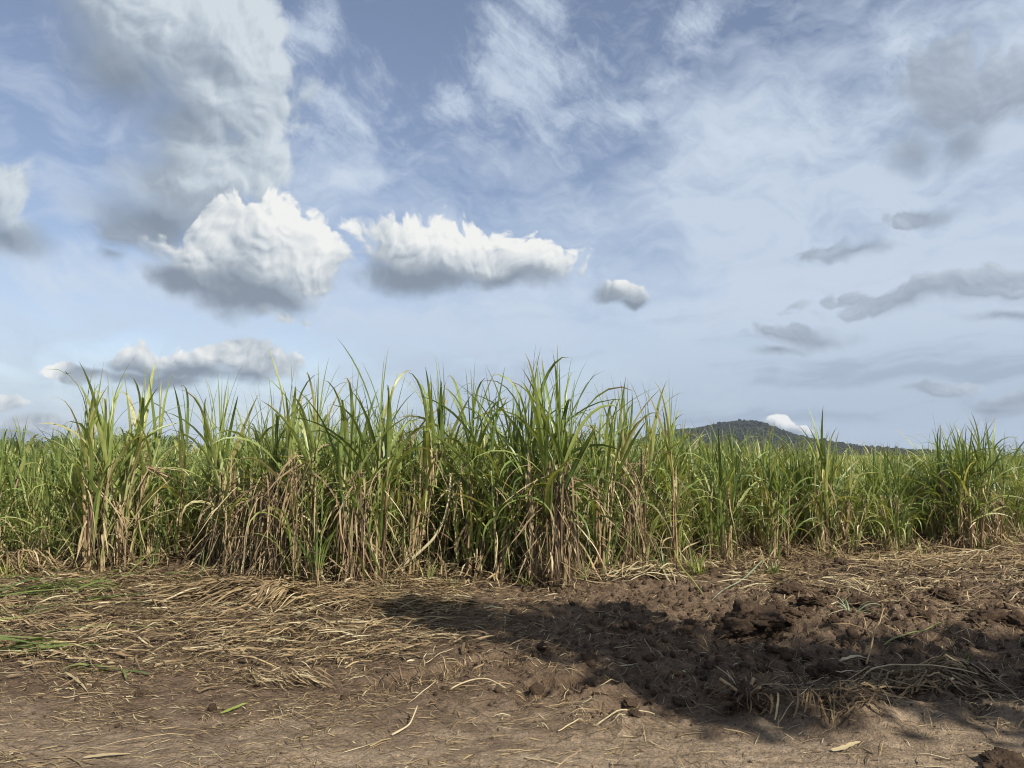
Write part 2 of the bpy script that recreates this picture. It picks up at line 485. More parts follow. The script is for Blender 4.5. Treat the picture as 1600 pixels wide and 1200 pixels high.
# ------------------------------------------------------------------ sugarcane plants
def make_plant(seed, nst, H, leafL, r=0.12, ng=9, nd=9, lean=0.1, erect=1.0, shoots=4, skirt=1.0, leafW=0.04, lean_dir=None, dryness=0.0, curl=1.0, bunch=0):
    """returns parts of one cane stool: list of stalk triples, green triple, dead triple"""
    g = np.random.default_rng(seed)
    stalks, gb, db = [], [], []
    for i in range(nst):
        a = g.uniform(0, 2 * PI); rr = r * math.sqrt(g.random())
        b = np.array([rr * math.cos(a), rr * math.sin(a), -0.03])
        la = g.uniform(0, 2 * PI) if lean_dir is None else lean_dir + g.normal() * .5
        lm = abs(g.normal()) * lean + (lean if lean_dir is not None else 0)
        h = H * g.uniform(0.82, 1.06)
        n = max(12, int(h / 0.045))
        t = np.linspace(0, 1, n)
        path = b + np.stack([np.cos(la) * lm * h * (t ** 1.6 + .25 * t) + 0.05 * np.cos(a) * t, np.sin(la) * lm * h * (t ** 1.6 + .25 * t) + 0.05 * np.sin(a) * t, h * t], 1)
        rad = g.uniform(0.011, 0.016) * (1 - .25 * t) * (1 + 0.16 * (np.sin(t * h / 0.11 * 2 * PI) > 0.86))
        stalks.append(tube(path, rad, 7, g.random()))

        def on(tt):
            return np.stack([np.interp(tt, t, path[:, k]) for k in range(3)], 1)
        pl = g.uniform(0, PI)
        # green blades
        k = max(3, int(ng * g.uniform(.8, 1.2)))
        q = np.linspace(0, 1, k)
        tt = 0.38 + 0.62 * q ** 0.8
        base = on(tt)
        phi = pl + (np.arange(k) % 2) * PI + g.normal(size=k) * .45
        th0 = R(46) * (1 - q) ** 0.8 / erect + R(4) + np.abs(g.normal(size=k)) * R(7)
        bend = (1.5 * (1 - q) + 0.35) * g.uniform(.35, 1.6, k) * curl
        L = leafL * (0.72 + 0.34 * np.sin(q * 2.6)) * g.uniform(.82, 1.15, k)
        kink = g.random(k) < .42
        bend = np.where(kink, bend + g.uniform(.7, 1.9, k), bend)
        pw = np.where(kink, 3.4, g.uniform(1.5, 2.3, k))
        gb.append(blades(base, phi, th0, L, leafW * g.uniform(.7, 1.2, k), bend, pw, 10, g.normal(size=k) * .5, g.normal(size=k) * .4, rng=g,
                         rnd=np.clip(g.normal(.44 + dryness, .27, k) + .25 * (1 - q) * (g.random(k) < .4), 0, 1)))
        # spindle: the rolled young blades standing straight up
        k = int(g.integers(2, 4))
        gb.append(blades(on(np.full(k, .97)), g.uniform(0, 2 * PI, k), np.abs(g.normal(size=k)) * R(5), leafL * g.uniform(.62, 1.0, k), leafW * .55 * g.uniform(.6, 1, k),
                         g.uniform(.05, .5, k), np.full(k, 3.), 9, g.normal(size=k), None, fold=.8, rng=g, rnd=np.clip(g.normal(.45 + dryness, .15, k), 0, 1)))
        # hanging dead blades and dry sheaths
        k = max(2, int(nd * g.uniform(.9, 1.4)))
        tt = g.uniform(.12, .92, k)
        L = np.minimum(leafL * g.uniform(.35, .8, k), tt * h * g.uniform(.75, 1.2, k) + .08)
        th0 = np.abs(g.normal(size=k)) * R(14) + R(4)
        bend = np.maximum(g.normal(2.8, .25, k) - th0, .6)
        db.append(blades(on(tt), g.uniform(0, 2 * PI, k), th0, L, g.uniform(.006, .022, k), bend, np.where(g.random(k) < .1, g.uniform(.4, .9, k), g.uniform(.06, .2, k)), 9, g.normal(size=k) * 1.2, g.normal(size=k) * .7,
                         fold=.5, rng=g, prof='dry', zmin=.01, crinkle=.1, rnd=np.clip(g.normal(.55, .24, k), 0, 1)))
        # sheaths clasping the stalk, standing
        k = max(3, int(5 * skirt))
        tt = g.uniform(.0, .8, k)
        db.append(blades(on(tt) + g.normal(size=(k, 3)) * np.array([.012, .012, 0]), g.uniform(0, 2 * PI, k), np.abs(g.normal(size=k)) * R(5), np.minimum(g.uniform(.2, .55, k), 1.02 - tt) * h, g.uniform(.012, .03, k),
                         g.normal(size=k) * .16, np.full(k, 1.5), 7, g.normal(size=k) * .5, None, fold=.9, rng=g, prof='dry', crinkle=.05, rnd=np.clip(g.normal(.68, .2, k), 0, 1)))
    # low side shoots
    if shoots:
        k = shoots * 8
        a = g.uniform(0, 2 * PI, k); rr = (r + .06) * np.sqrt(g.random(k))
        base = np.stack([rr * np.cos(a), rr * np.sin(a), g.uniform(-.02, .5, k) * H], 1)
        gb.append(blades(base, a + g.normal(size=k) * .6, np.abs(g.normal(size=k)) * R(18), leafL * g.uniform(.5, 1.0, k), leafW * g.uniform(.45, .8, k), g.uniform(.2, 1.7, k) * curl, g.uniform(1.3, 2.6, k),
                         9, g.normal(size=k) * .5, g.normal(size=k) * .4, rng=g, rnd=np.clip(g.normal(.42 + dryness, .27, k), 0, 1)))
    # skirt of dead blades round the foot
    k = int(15 * skirt) + 1
    a = g.uniform(0, 2 * PI, k); rr = (r + .05) * np.sqrt(g.random(k))
    base = np.stack([rr * np.cos(a), rr * np.sin(a), g.uniform(.02, .5, k) * H * .8], 1)
    db.append(blades(base, a + g.normal(size=k) * .5, R(80) + g.normal(size=k) * R(28), g.uniform(.2, .6, k) * leafL, g.uniform(.006, .02, k), np.maximum(g.normal(1.1, .4, k), .1), g.uniform(.25, .8, k),
                     8, g.normal(size=k) * 1.2, g.normal(size=k) * .8, fold=.4, rng=g, prof='dry', zmin=.008, crinkle=.12, rnd=np.clip(g.normal(.45, .3, k), 0, 1)))
    if bunch:       # thick bunches of dead blades hanging down the stalks, mostly on the open side
        k = bunch
        ctr = g.uniform(-.5, .5, 3) * r * 2
        ci = g.integers(0, 3, k)
        base = np.stack([ctr[ci] + g.normal(size=k) * .03, -r * .7 + g.normal(size=k) * .04, H * g.uniform(.3, .95, k)], 1)
        L = np.minimum(base[:, 2] * g.uniform(.5, 1.12, k), 1.0)
        db.append(blades(base, g.normal(-PI / 2, 1.1, k), R(105) + g.normal(size=k) * R(22), L, g.uniform(.008, .026, k), np.full(k, 1.35) + g.normal(size=k) * .3, g.uniform(.1, .3, k), 10, g.normal(size=k) * 1.3, g.normal(size=k) * .5,
                         fold=.5, rng=g, prof='dry', zmin=.01, crinkle=.09, rnd=np.clip(g.normal(.4, .24, k), 0, 1)))
    G, D = cat(gb), cat(db)
    top = np.percentile(G[0][:, 2], 98.6)
    return dict(stalks=stalks, green=G, dead=D, top=float(top))


def plant_meshes(p):
    return dict(stalks=[build_mesh('stalk', *s[:2], M['stalk'], s[2]) for s in p['stalks']],
                green=build_mesh('green_foliage', *p['green'][:2], M['green'], p['green'][2]),
                dead=build_mesh('dead_foliage', *p['dead'][:2], M['dry'], p['dead'][2]), top=p['top'])


def place_plant(pm, x, y, rz, scale, label, group=None, tilt=(0, 0)):
    o = empty('sugarcane_plant', (x, y, gh(x, y)), rz, scale)
    o.rotation_euler = (tilt[0], tilt[1], rz)
    tag(o, label, 'sugarcane', group)
    for s in pm['stalks']: link('stalk', s, o)
    link('green_foliage', pm['green'], o)
    link('dead_foliage', pm['dead'], o)
    return o


# named clumps of the front row: base px, base py, tip py, recipe, label
HERO = [
    (22, 880, 655, dict(nst=2, H=1.15, leafL=.75, r=.05, ng=5, nd=3, lean=.05, erect=1.6, shoots=1), 'slim sugarcane plant with one upright blade at the left end of the row'),
    (148, 904, 582, dict(bunch=12, nst=5, H=1.25, leafL=1.15, r=.14, ng=8, nd=9, lean=.05, erect=1.5, shoots=2, skirt=1.3, dryness=.12), 'tall yellow-green sugarcane clump with pale straw sheaths, leftmost tall clump of the row'),
    (190, 900, 575, dict(nst=3, H=1.45, leafL=1.05, r=.08, ng=8, nd=8, lean=.06, lean_dir=.2, erect=1.3, shoots=1, dryness=.12), 'sugarcane clump with a long pale dry stalk and blades curving to the right'),
    (276, 893, 606, dict(nst=1, H=1.35, leafL=1.0, r=.02, ng=8, nd=6, lean=.03, erect=1.0, shoots=1, skirt=.6), 'single thin sugarcane stalk in a pale sheath with a few drooping blades'),
    (336, 893, 655, dict(bunch=16, nst=3, H=1.1, leafL=.95, r=.1, ng=7, nd=12, lean=.1, erect=.9, shoots=3, skirt=2.2), 'short sugarcane clump with dead brown leaves spilling over its foot onto the straw'),
    (385, 905, 596, dict(bunch=25, nst=6, H=1.4, leafL=1.1, r=.17, ng=9, nd=12, lean=.12, lean_dir=2.9, erect=.95, shoots=2, skirt=2.0), 'dense dark green sugarcane clump with blades arching to the left'),
    (425, 912, 600, dict(bunch=46, nst=5, H=1.3, leafL=1.1, r=.15, ng=8, nd=20, lean=.08, erect=1.0, shoots=1, skirt=3.2), 'sugarcane clump with a thick hanging skirt of brown dead leaves'),
    (472, 918, 573, dict(bunch=25, nst=4, H=1.5, leafL=1.05, r=.09, ng=9, nd=10, lean=.03, erect=1.5, shoots=3, skirt=1.5), 'tall sugarcane clump with a tight upright spindle and leaves fanning both ways'),
    (494, 922, 760, dict(nst=1, H=.8, leafL=.8, r=.03, ng=5, nd=3, lean=.02, erect=3, shoots=2, skirt=.4), 'short green shoot standing straight in front of the tall spindle clump'),
    (556, 918, 600, dict(bunch=21, nst=5, H=1.3, leafL=1.05, r=.12, ng=8, nd=12, lean=.04, erect=1.5, shoots=2, skirt=1.8, dryness=.16), 'yellowish sugarcane clump with many upright pale dry leaves at its foot'),
    (590, 916, 566, dict(nst=3, H=1.55, leafL=1.05, r=.08, ng=8, nd=8, lean=.04, erect=1.2, shoots=2), 'sugarcane clump topped by one tall brown-edged blade against the blue sky'),
    (640, 908, 584, dict(bunch=10, nst=4, H=1.5, leafL=1.05, r=.12, ng=9, nd=8, lean=.1, lean_dir=.3, erect=.85, shoots=3), 'sugarcane clump with leaning stalks and blades trailing to the right'),
    (735, 905, 592, dict(bunch=10, nst=4, H=1.35, leafL=1.1, r=.12, ng=8, nd=7, lean=.04, erect=1.5, shoots=5, skirt=.9), 'slender upright sugarcane clump with brown sheaths just right of the bent stalk'),
    (775, 908, 600, dict(nst=4, H=1.3, leafL=1.1, r=.1, ng=8, nd=6, lean=.05, erect=1.4, shoots=6, skirt=.9), 'blue-green sugarcane clump with low shoots, left of the biggest clump'),
    (862, 914, 563, dict(bunch=50, nst=9, H=1.4, leafL=1.2, r=.2, ng=8, nd=12, lean=.05, erect=1.15, shoots=1, skirt=2.2, leafW=.046), 'biggest sugarcane clump with a fan of long blades above a trunk of orange straw'),
    (938, 900, 618, dict(nst=4, H=1.35, leafL=1.0, r=.13, ng=8, nd=7, lean=.06, erect=1.1, shoots=4), 'sugarcane clump with bent-over blade tips just right of the biggest clump'),
    (992, 893, 598, dict(bunch=29, nst=6, H=1.45, leafL=1.1, r=.16, ng=9, nd=14, lean=.06, erect=1.1, shoots=3, skirt=1.8), 'bushy sugarcane clump with orange-brown dead leaves half way up'),
    (1056, 888, 603, dict(nst=2, H=1.6, leafL=.95, r=.05, ng=9, nd=5, lean=.05, erect=.95, shoots=3, leafW=.03, curl=1.4), 'sugarcane plant with a fountain of thin blades arching right before the hill'),
    (1125, 880, 668, dict(nst=5, H=1.1, leafL=.95, r=.15, ng=8, nd=7, lean=.06, erect=1.3, shoots=6), 'blue-green sugarcane clump below the hill summit'),
    (1215, 874, 676, dict(nst=5, H=1.1, leafL=.95, r=.16, ng=8, nd=7, lean=.07, erect=1.2, shoots=5), 'light green sugarcane clump below the white cloud beside the hill'),
    (1285, 870, 664, dict(bunch=10, nst=4, H=1.2, leafL=1.0, r=.1, ng=8, nd=7, lean=.05, erect=1.5, shoots=4, dryness=.1), 'sugarcane clump with two tall blades crossing the hill slope'),
    (1325, 868, 708, dict(nst=4, H=1.0, leafL=.85, r=.14, ng=9, nd=9, lean=.1, erect=.8, shoots=5, dryness=.16, skirt=1.6), 'low yellow-green sugarcane clump with a hanging yellow dead leaf'),
    (1395, 866, 700, dict(nst=5, H=1.0, leafL=.9, r=.18, ng=9, nd=7, lean=.1, erect=.8, shoots=6), 'low spreading sugarcane clump between the yellow clump and the big right-hand tussock'),
    (1505, 860, 664, dict(nst=15, H=1.15, leafL=1.0, r=.3, ng=11, nd=9, lean=.12, erect=.95, shoots=7, leafW=.034), 'big rounded dark green sugarcane tussock with a shaded hollow at its foot'),
    (1553, 856, 690, dict(bunch=25, nst=6, H=1.05, leafL=.9, r=.16, ng=8, nd=14, lean=.05, erect=1.1, shoots=2, skirt=2.0), 'sugarcane clump with sunlit straw stems against the right side of the big tussock'),
]
taken = []
for i, (px, py, tip, kw, lab) in enumerate(HERO):
    x, y = gp(px, py, 0.05)
    pm = plant_meshes(make_plant(100 + i, **kw))
    topz = at_depth(px, tip, y)[2] - gh(x, y)
    place_plant(pm, x, y, 0.0, topz / pm['top'], lab)
    taken.append((x, y, kw.get('r', .12)))

# fill plants from shared variants
VAR = []
for k in range(16):
    g = np.random.default_rng(500 + k)
    VAR.append(plant_meshes(make_plant(500 + k, int(g.integers(3, 6)), g.uniform(1.05, 1.3), g.uniform(.95, 1.1), r=.14, ng=int(g.integers(9, 13)), nd=int(g.integers(3, 6)), leafW=g.uniform(.026, .04),
                                       lean=.09, erect=g.uniform(.8, 1.4), shoots=int(g.integers(5, 12)), skirt=g.uniform(.5, 1.2), dryness=g.uniform(-.06, .16))))
_hp = [(-400, 1.72), (0, 1.72), (70, 1.74), (105, 1.98), (210, 1.9), (235, 1.76), (340, 1.78), (370, 2.0), (480, 2.02), (700, 1.95), (900, 1.95), (1050, 1.93), (1110, 1.8), (1240, 1.74), (1290, 1.62), (1450, 1.58), (1560, 1.68), (1700, 1.64)]


def mass_h(px):
    return float(np.interp(px, [a for a, b in _hp], [b for a, b in _hp]))


def to_px(x, y):
    return 800 + FPX * x / (y * math.cos(PITCH))


count = len(HERO)
g = np.random.default_rng(77)
row = 0
LAB_FRONT = 'ordinary sugarcane plant filling the front row between the taller clumps'
LAB_BACK = 'green sugarcane plant massed in the standing crop behind the front row'
crop_back = None
while count < 298:
    off = 0.12 + row * 0.46
    for xx in np.arange(-9, 13, 0.46 if row else 0.42):
        x = xx + g.uniform(-.14, .14)
        y = float(yedge(x)) + off + g.uniform(-.16, .16)
        px = to_px(x, y)
        if not -50 < px < 1650 or count >= 298: continue
        if any(math.hypot(x - a, y - b) < .2 + c * .7 for a, b, c in taken): continue
        pm = VAR[int(g.integers(len(VAR)))]
        hgt = mass_h(px) * (g.uniform(.76, 1.07) if px < 1080 else g.uniform(.82, 1.04)) - (0.18 if row == 0 else 0)
        place_plant(pm, x, y, g.uniform(0, 2 * PI), hgt / pm['top'], LAB_FRONT if row == 0 else LAB_BACK,
                    'sugarcane plants filling the front row' if row == 0 else 'sugarcane plants behind the front row')
        taken.append((x, y, .0)); count += 1
    row += 1
crop_off = 0.12 + row * 0.46
print('cane plants', count, 'rows', row)

# the rest of the crop: one mass
def transform(tr, x, y, z, rz, s):
    V, F, A = tr
    c, sn = math.cos(rz) * s, math.sin(rz) * s
    W = np.stack([V[:, 0] * c - V[:, 1] * sn + x, V[:, 0] * sn + V[:, 1] * c + y, V[:, 2] * s + z], 1)
    return W, F, A


mass_var = []
for k in range(8):
    p = make_plant(900 + k, 4, 1.2, 1.05, r=.2, ng=8, nd=2, lean=.1, erect=1.0 + .1 * (k % 4), shoots=1, skirt=.2)
    mass_var.append((p['green'], p['top']))
far_var = []
for k in range(6):
    gg = np.random.default_rng(950 + k)
    n = 26
    a = gg.uniform(0, 2 * PI, n); rr = .5 * np.sqrt(gg.random(n))
    tr = blades(np.stack([rr * np.cos(a), rr * np.sin(a), gg.uniform(.4, 1.2, n)], 1), gg.uniform(0, 2 * PI, n), np.abs(gg.normal(size=n)) * R(20), gg.uniform(.7, 1.15, n), gg.uniform(.05, .09, n),
                gg.uniform(.2, 1.5, n), gg.uniform(1.3, 2.5, n), 5, None, None, K=2, rng=gg, rnd=np.clip(gg.normal(.45, .22, n), 0, 1))
    far_var.append((tr, float(np.percentile(tr[0][:, 2], 99))))
parts = []
g = np.random.default_rng(78)
off = crop_off
while off < 14:
    sp = 0.5 + off * .02
    for xx in np.arange(-20, 24, sp):
        x = xx + g.uniform(-.2, .2); y = float(yedge(x)) + off + g.uniform(-.2, .2)
        px = to_px(x, y)
        if not -80 < px < 1680: continue
        tr, top = mass_var[int(g.integers(8))]
        s = mass_h(px) * (g.uniform(.82, 1.06) if px < 1080 else g.uniform(.82, 1.03)) / top
        parts.append(transform(tr, x, y, 0, g.uniform(0, 6.28), s))
    off += sp
while off < 420:
    sp = 0.55 + (off - 14) * .045
    hw = (off + 10) * .8
    for xx in np.arange(-hw, hw, sp * .8):
        x = xx + g.uniform(-.4, .4) * sp; y = 9 + off + g.uniform(-.4, .4) * sp
        px = to_px(x, y)
        if not -60 < px < 1660: continue
        tr, top = far_var[int(g.integers(6))]
        wide = max(1.0, sp / 1.3)
        hh = np.interp(px, [0, 90, 120, 1000, 1100, 1250], [1.62, 1.68, 1.92, 1.92, 1.68, 1.56]) * g.uniform(.8, 1.1)
        V, F, A = transform(tr, 0, 0, 0, g.uniform(0, 6.28), 1)
        V = V * np.array([wide, wide, hh / top]) + np.array([x, y, 0])
        parts.append((V, F, A))
    off += sp
V, F, A = cat(parts)
print('crop verts', len(V))
crop = link('sugarcane_crop', build_mesh('sugarcane_crop', V, F, M['green'], A))
tag(crop, 'wide mass of green sugarcane tops stretching to the horizon', 'sugarcane crop', kind='stuff')

# ------------------------------------------------------------------ bent and fallen cane stalks
def px_path(pts, n, base_y=None):
    """points (px, py, depth) -> smooth world path"""
    P = np.array([at_depth(a, b, d) for a, b, d in pts])
    t = np.concatenate([[0], np.cumsum(np.linalg.norm(np.diff(P, axis=0), axis=1))]); t /= t[-1]
    tt = np.linspace(0, 1, n)
    Q = np.stack([np.interp(tt, t, P[:, k]) for k in range(3)], 1)
    for _ in range(max(2, n // 6)):
        Q[1:-1] = (Q[:-2] + 2 * Q[1:-1] + Q[2:]) / 4
    return Q


yb = gp(602, 908)[1]
P = px_path([(600, 907, yb - .3), (622, 889, yb - .34), (650, 868, yb - .38), (678, 842, yb - .38), (695, 812, yb - .34), (702, 775, yb - .3), (704, 740, yb - .2)], 40)
bent = empty('bent_cane', tuple(P[0]))
tag(bent, 'pale bent sugarcane stalk curving up from the ground with green blades at its tip', 'sugarcane')
t = np.linspace(0, 1, 40)
tr = tube(P - P[0], 0.021 * (1 - .35 * t) * (1 + .12 * (np.sin(t * 62) > .88)), 8, .95)
tr[2][:, 1] = .1
link('stalk', build_mesh('stalk', *tr[:2], M['pale'], tr[2]), bent)
gg = np.random.default_rng(5)
k = 9
base = np.repeat((P[-1] - P[0])[None], k, 0) - np.array([[0, 0, 1]]) * np.linspace(0, .25, k)[:, None]
tr = blades(base, gg.uniform(0, 6.28, k), np.abs(gg.normal(size=k)) * R(14), gg.uniform(.6, 1.1, k), gg.uniform(.025, .04, k), gg.uniform(.2, 1.2, k), gg.uniform(1.5, 2.5, k), 9, None, None, rng=gg)
link('green_foliage', build_mesh('green_foliage', *tr[:2], M['green'], tr[2]), bent)

P = px_path([(590, 755, yb + .1), (610, 728, yb + .05), (634, 702, yb), (660, 660, yb), (700, 625, yb + .1)], 26)
o = empty('leaning_cane', tuple(P[0]))
tag(o, 'dry brown sugarcane top leaning diagonally across the clump above the bent stalk', 'sugarcane')
tr = tube(P - P[0], .016 * (1 - .5 * np.linspace(0, 1, 26)), 7, .6); tr[2][:, 1] = .2
link('stalk', build_mesh('stalk', *tr[:2], M['stalk'], tr[2]), o)
k = 12
base = (P - P[0])[gg.integers(2, 20, k)]
tr = blades(base, gg.normal(PI, .6, k), R(100) + gg.normal(size=k) * .3, gg.uniform(.25, .55, k), gg.uniform(.012, .022, k), gg.uniform(.2, 1.0, k), gg.uniform(.5, 1.2, k), 8, gg.normal(size=k), None, rng=gg, prof='dry', crinkle=.1)
link('dead_foliage', build_mesh('dead_foliage', *tr[:2], M['dry'], tr[2]), o)

# broken top lying across the left clump
yb = gp(190, 900)[1]
P = px_path([(188, 715, yb), (225, 728, yb - .1), (262, 745, yb - .15)], 16)
o = empty('broken_cane_top', tuple(P[0]))
tag(o, 'broken cane top with straw-coloured leaves hanging sideways from the leftmost tall clump', 'sugarcane')
tr = tube(P - P[0], np.full(16, .009), 6, .8); tr[2][:, 1] = .1
link('stalk', build_mesh('stalk', *tr[:2], M['stalk'], tr[2]), o)
k = 16
base = (P - P[0])[gg.integers(0, 12, k)]
tr = blades(base, gg.normal(0, .35, k), R(100) + gg.normal(size=k) * .25, gg.uniform(.25, .6, k), gg.uniform(.012, .025, k), gg.uniform(-.1, .5, k), gg.uniform(.8, 1.5, k), 8, gg.normal(size=k), None, rng=gg, prof='dry', crinkle=.06)
link('dead_foliage', build_mesh('dead_foliage', *tr[:2], M['dry'], tr[2]), o)

# ------------------------------------------------------------------ straw and litter
def straws(n, x0, y0, head, L, W, curv, zoff, lift, S=5, rnd=None, rng=RNG, mound=None, tilt=None, rollmax=.6, wob=.045):
    s = np.linspace(0, 1, S)[None]
    th = head[:, None] + curv[:, None] * (s - .5) + np.cumsum(rng.normal(size=(n, S)) * wob, 1)
    st = (L / (S - 1))[:, None]
    X = np.concatenate([np.zeros((n, 1)), np.cumsum(np.cos(th[:, :-1]) * st, 1)], 1)
    Y = np.concatenate([np.zeros((n, 1)), np.cumsum(np.sin(th[:, :-1]) * st, 1)], 1)
    X += x0[:, None] - X.mean(1, keepdims=True); Y += y0[:, None] - Y.mean(1, keepdims=True)
    Z = ground_h(X.ravel(), Y.ravel()).reshape(n, S)
    Zs = Z.copy()
    # a stiff straw bridges small hollows
    lin = Z.mean(1, keepdims=True) + (s - .5) * (Z[:, -1:] - Z[:, :1])
    Zs = np.maximum(Z, .35 * Z + .65 * lin)
    if mound is not None: Zs = Zs + mound(X, Y)
    Zs = Zs + zoff[:, None] + (lift * L)[:, None] * 4 * s * (1 - s)
    if tilt is not None: Zs = Zs + np.maximum(0, tilt[:, None] * (s - .15)) * L[:, None]
    Zs = np.maximum(Zs, Z + .004)
    roll = rng.uniform(-rollmax, rollmax, n)[:, None] + rng.normal(size=(n, 1)) * .5 * (s - .5)
    side = np.stack([-np.sin(th) * np.cos(roll), np.cos(th) * np.cos(roll), np.sin(roll)], 2)
    w = (1 - .75 * np.abs(2 * s - .85) ** 3).clip(.2, 1)
    hw = ((W * .5)[:, None] * w)[..., None]
    P = np.stack([X, Y, Zs], 2)
    Vv = np.stack([P - side * hw, P + side * hw], 2)
    Aa = np.zeros((n, S, 2, 4))
    Aa[..., 0] = (rng.random(n) if rnd is None else rnd)[:, None, None]; Aa[..., 1] = s[:, :, None]; Aa[..., 2] = .2; Aa[..., 3] = rng.random(n)[:, None, None]
    return Vv.reshape(-1, 3), strip_faces(n, S, 2), Aa.reshape(-1, 4)


def in_poly(px, py, poly):
    c = np.zeros(len(px), bool); j = len(poly) - 1
    for i in range(len(poly)):
        xi, yi = poly[i]; xj, yj = poly[j]
        c ^= ((yi > py) != (yj > py)) & (px < (xj - xi) * (py - yi) / (yj - yi + 1e-9) + xi)
        j = i
    return c


def scatter(n, x0, x1, y0, y1, dens, rng):
    xs, ys = [], []
    m = 0
    while m < n:
        x = rng.uniform(x0, x1, n); y = rng.uniform(y0, y1, n)
        k = (rng.random(n) < dens(x, y)) & (np.abs(x) < .78 * y + .3)
        xs.append(x[k]); ys.append(y[k]); m += int(k.sum())
    return np.concatenate(xs)[:n], np.concatenate(ys)[:n]


g = np.random.default_rng(21)
lit = []
dp = lambda x, y: 0.25 + 0.75 * ss(fbm(x * .9, y * 1.3, 3, 41), -.25, .35)
# fine chaff on the whole foreground
def dens_fg(x, y): return np.clip(dp(x, y) * (0.35 + .65 * (1 - ss(x, -1.5, 1.5))), 0, 1)
n = 42000
x, y = scatter(n, -7, 8, 3.1, 9.5, dens_fg, g)
lit.append(straws(n, x, y, g.normal(.12, .8, n), g.gamma(2.0, .028, n) + .015, g.gamma(3, .001, n) + .0012, g.normal(size=n) * .25, g.uniform(.002, .01, n), np.abs(g.normal(size=n)) * .02, 4, np.clip(g.normal(.55, .27, n), 0, .98), g, wob=.03))
# left straw mat in front of the cane
def dens_left(x, y): return np.clip((1 - ss(x + .5 * pn(x * .8, y * .8, 44), -1.4, .3)) * ss(y + .5 * pn(x * .7, y, 45), 5.4, 6.6), 0, 1)
n = 8500
x, y = scatter(n, -9, 1.2, 5.2, 9.6, dens_left, g)
hd = .15 + .7 * fbm(x * .5, y * .7, 2, 47) + g.normal(size=n) * .62
lit.append(straws(n, x, y, hd, g.gamma(2.4, .08, n) + .04, .003 + .02 * g.random(n) ** 2, g.normal(size=n) * .45, g.uniform(.005, .075, n), np.abs(g.normal(size=n)) * .06, 6, np.clip(g.normal(.55, .3, n), 0, 1), g, tilt=np.where(g.random(n) < .12, g.uniform(0, .35, n), 0)))
n = 9000
x, y = scatter(n, -9, 1.6, 4.9, 9.8, lambda x, y: dens_left(x, y + .5), g)
lit.append(straws(n, x, y, g.uniform(0, 6.28, n), g.gamma(2.2, .03, n) + .02, .002 + .014 * g.random(n) ** 2, g.normal(size=n) * .5, g.uniform(.004, .06, n), np.abs(g.normal(size=n)) * .08, 4, np.clip(g.normal(.5, .32, n), 0, 1), g, tilt=np.where(g.random(n) < .2, g.uniform(0, .6, n), 0), rollmax=.9))
# band along the foot of the cane
def dens_foot(x, y):
    d = y - yedge(x)
    return np.clip(ss(d, -1.15, -.2) * (1 - ss(d, .8, 1.6)), 0, 1)
n = 7500
x, y = scatter(n, -9, 11, 6.8, 15, dens_foot, g)
lit.append(straws(n, x, y, g.uniform(0, 6.28, n), g.gamma(3., .1, n) + .08, .004 + .02 * g.random(n) ** 2, g.normal(size=n) * .9, g.uniform(.005, .12, n), np.abs(g.normal(size=n)) * .1, 6, np.clip(g.normal(.54, .3, n), 0, 1), g, tilt=np.where(g.random(n) < .3, g.uniform(0, .8, n), 0)))
# right hand rear straw
def dens_rr(x, y): return np.clip(ss(x, 1.8, 3.8) * ss(y + .6 * pn(x * .7, y * .7, 51) + .25 * (x - 4), 7.2, 8.8), 0, 1) * (.3 + .7 * ss(fbm(x, y * 1.3, 3, 52), -.2, .3))
n = 8000
x, y = scatter(n, 1.5, 11, 6.6, 13.8, dens_rr, g)
lit.append(straws(n, x, y, g.normal(.2, .8, n), g.gamma(2.6, .08, n) + .05, .004 + .018 * g.random(n) ** 2, g.normal(size=n) * .7, g.uniform(.004, .05, n), np.abs(g.normal(size=n)) * .06, 5, np.clip(g.normal(.58, .3, n), 0, 1), g))
# sparse longer pieces over the churned middle and right
def dens_mid(x, y): return np.clip(ss(y, 4.2, 4.6), 0, 1) * (.25 + .75 * ss(x, 1.2, 2.6) * (1 - ss(y, 5.2, 6.0)))
n = 2200
x, y = scatter(n, -2, 7, 4.1, 8.2, dens_mid, g)
lit.append(straws(n, x, y, g.normal(.1, .9, n), g.gamma(2.3, .055, n) + .03, g.uniform(.002, .008, n), g.normal(size=n) * .3, g.uniform(.002, .03, n), np.abs(g.normal(size=n)) * .08, 5, np.clip(g.normal(.55, .22, n), 0, .98), g))
# a few larger bits on the track
n = 420
x, y = scatter(n, -4, 4, 3.3, 5.6, lambda x, y: np.full(len(x), .8), g)
lit.append(straws(n, x, y, g.normal(.2, .7, n), g.gamma(2.2, .05, n) + .04, g.uniform(.002, .006, n), g.normal(size=n) * .3, g.uniform(.003, .012, n), np.abs(g.normal(size=n)) * .05, 5, np.clip(g.normal(.75, .15, n), 0, .97), g))
V, F, A = cat(lit)
o = link('straw_litter', build_mesh('straw_litter', V, F, M['straw'], A))
tag(o, 'loose dry cane straw scattered over the soil', 'straw', kind='stuff')
# green trash among the left mat
n = 170
x, y = scatter(n, -8, -2.6, 5.6, 9.4, lambda x, y: (1 - ss(x, -5.2, -3.2)) * .9 + .02, g)
tr = straws(n, x, y, g.normal(.25, .3, n), g.gamma(3, .11, n) + .1, g.uniform(.006, .022, n), g.normal(size=n) * .5, g.uniform(.03, .09, n), np.abs(g.normal(size=n)) * .06, 7, None, g)
o = link('green_trash', build_mesh('green_trash', *tr[:2], M['grass'], tr[2]))
tag(o, 'green cane leaves strewn through the straw mat at left', 'cane leaves', kind='stuff')


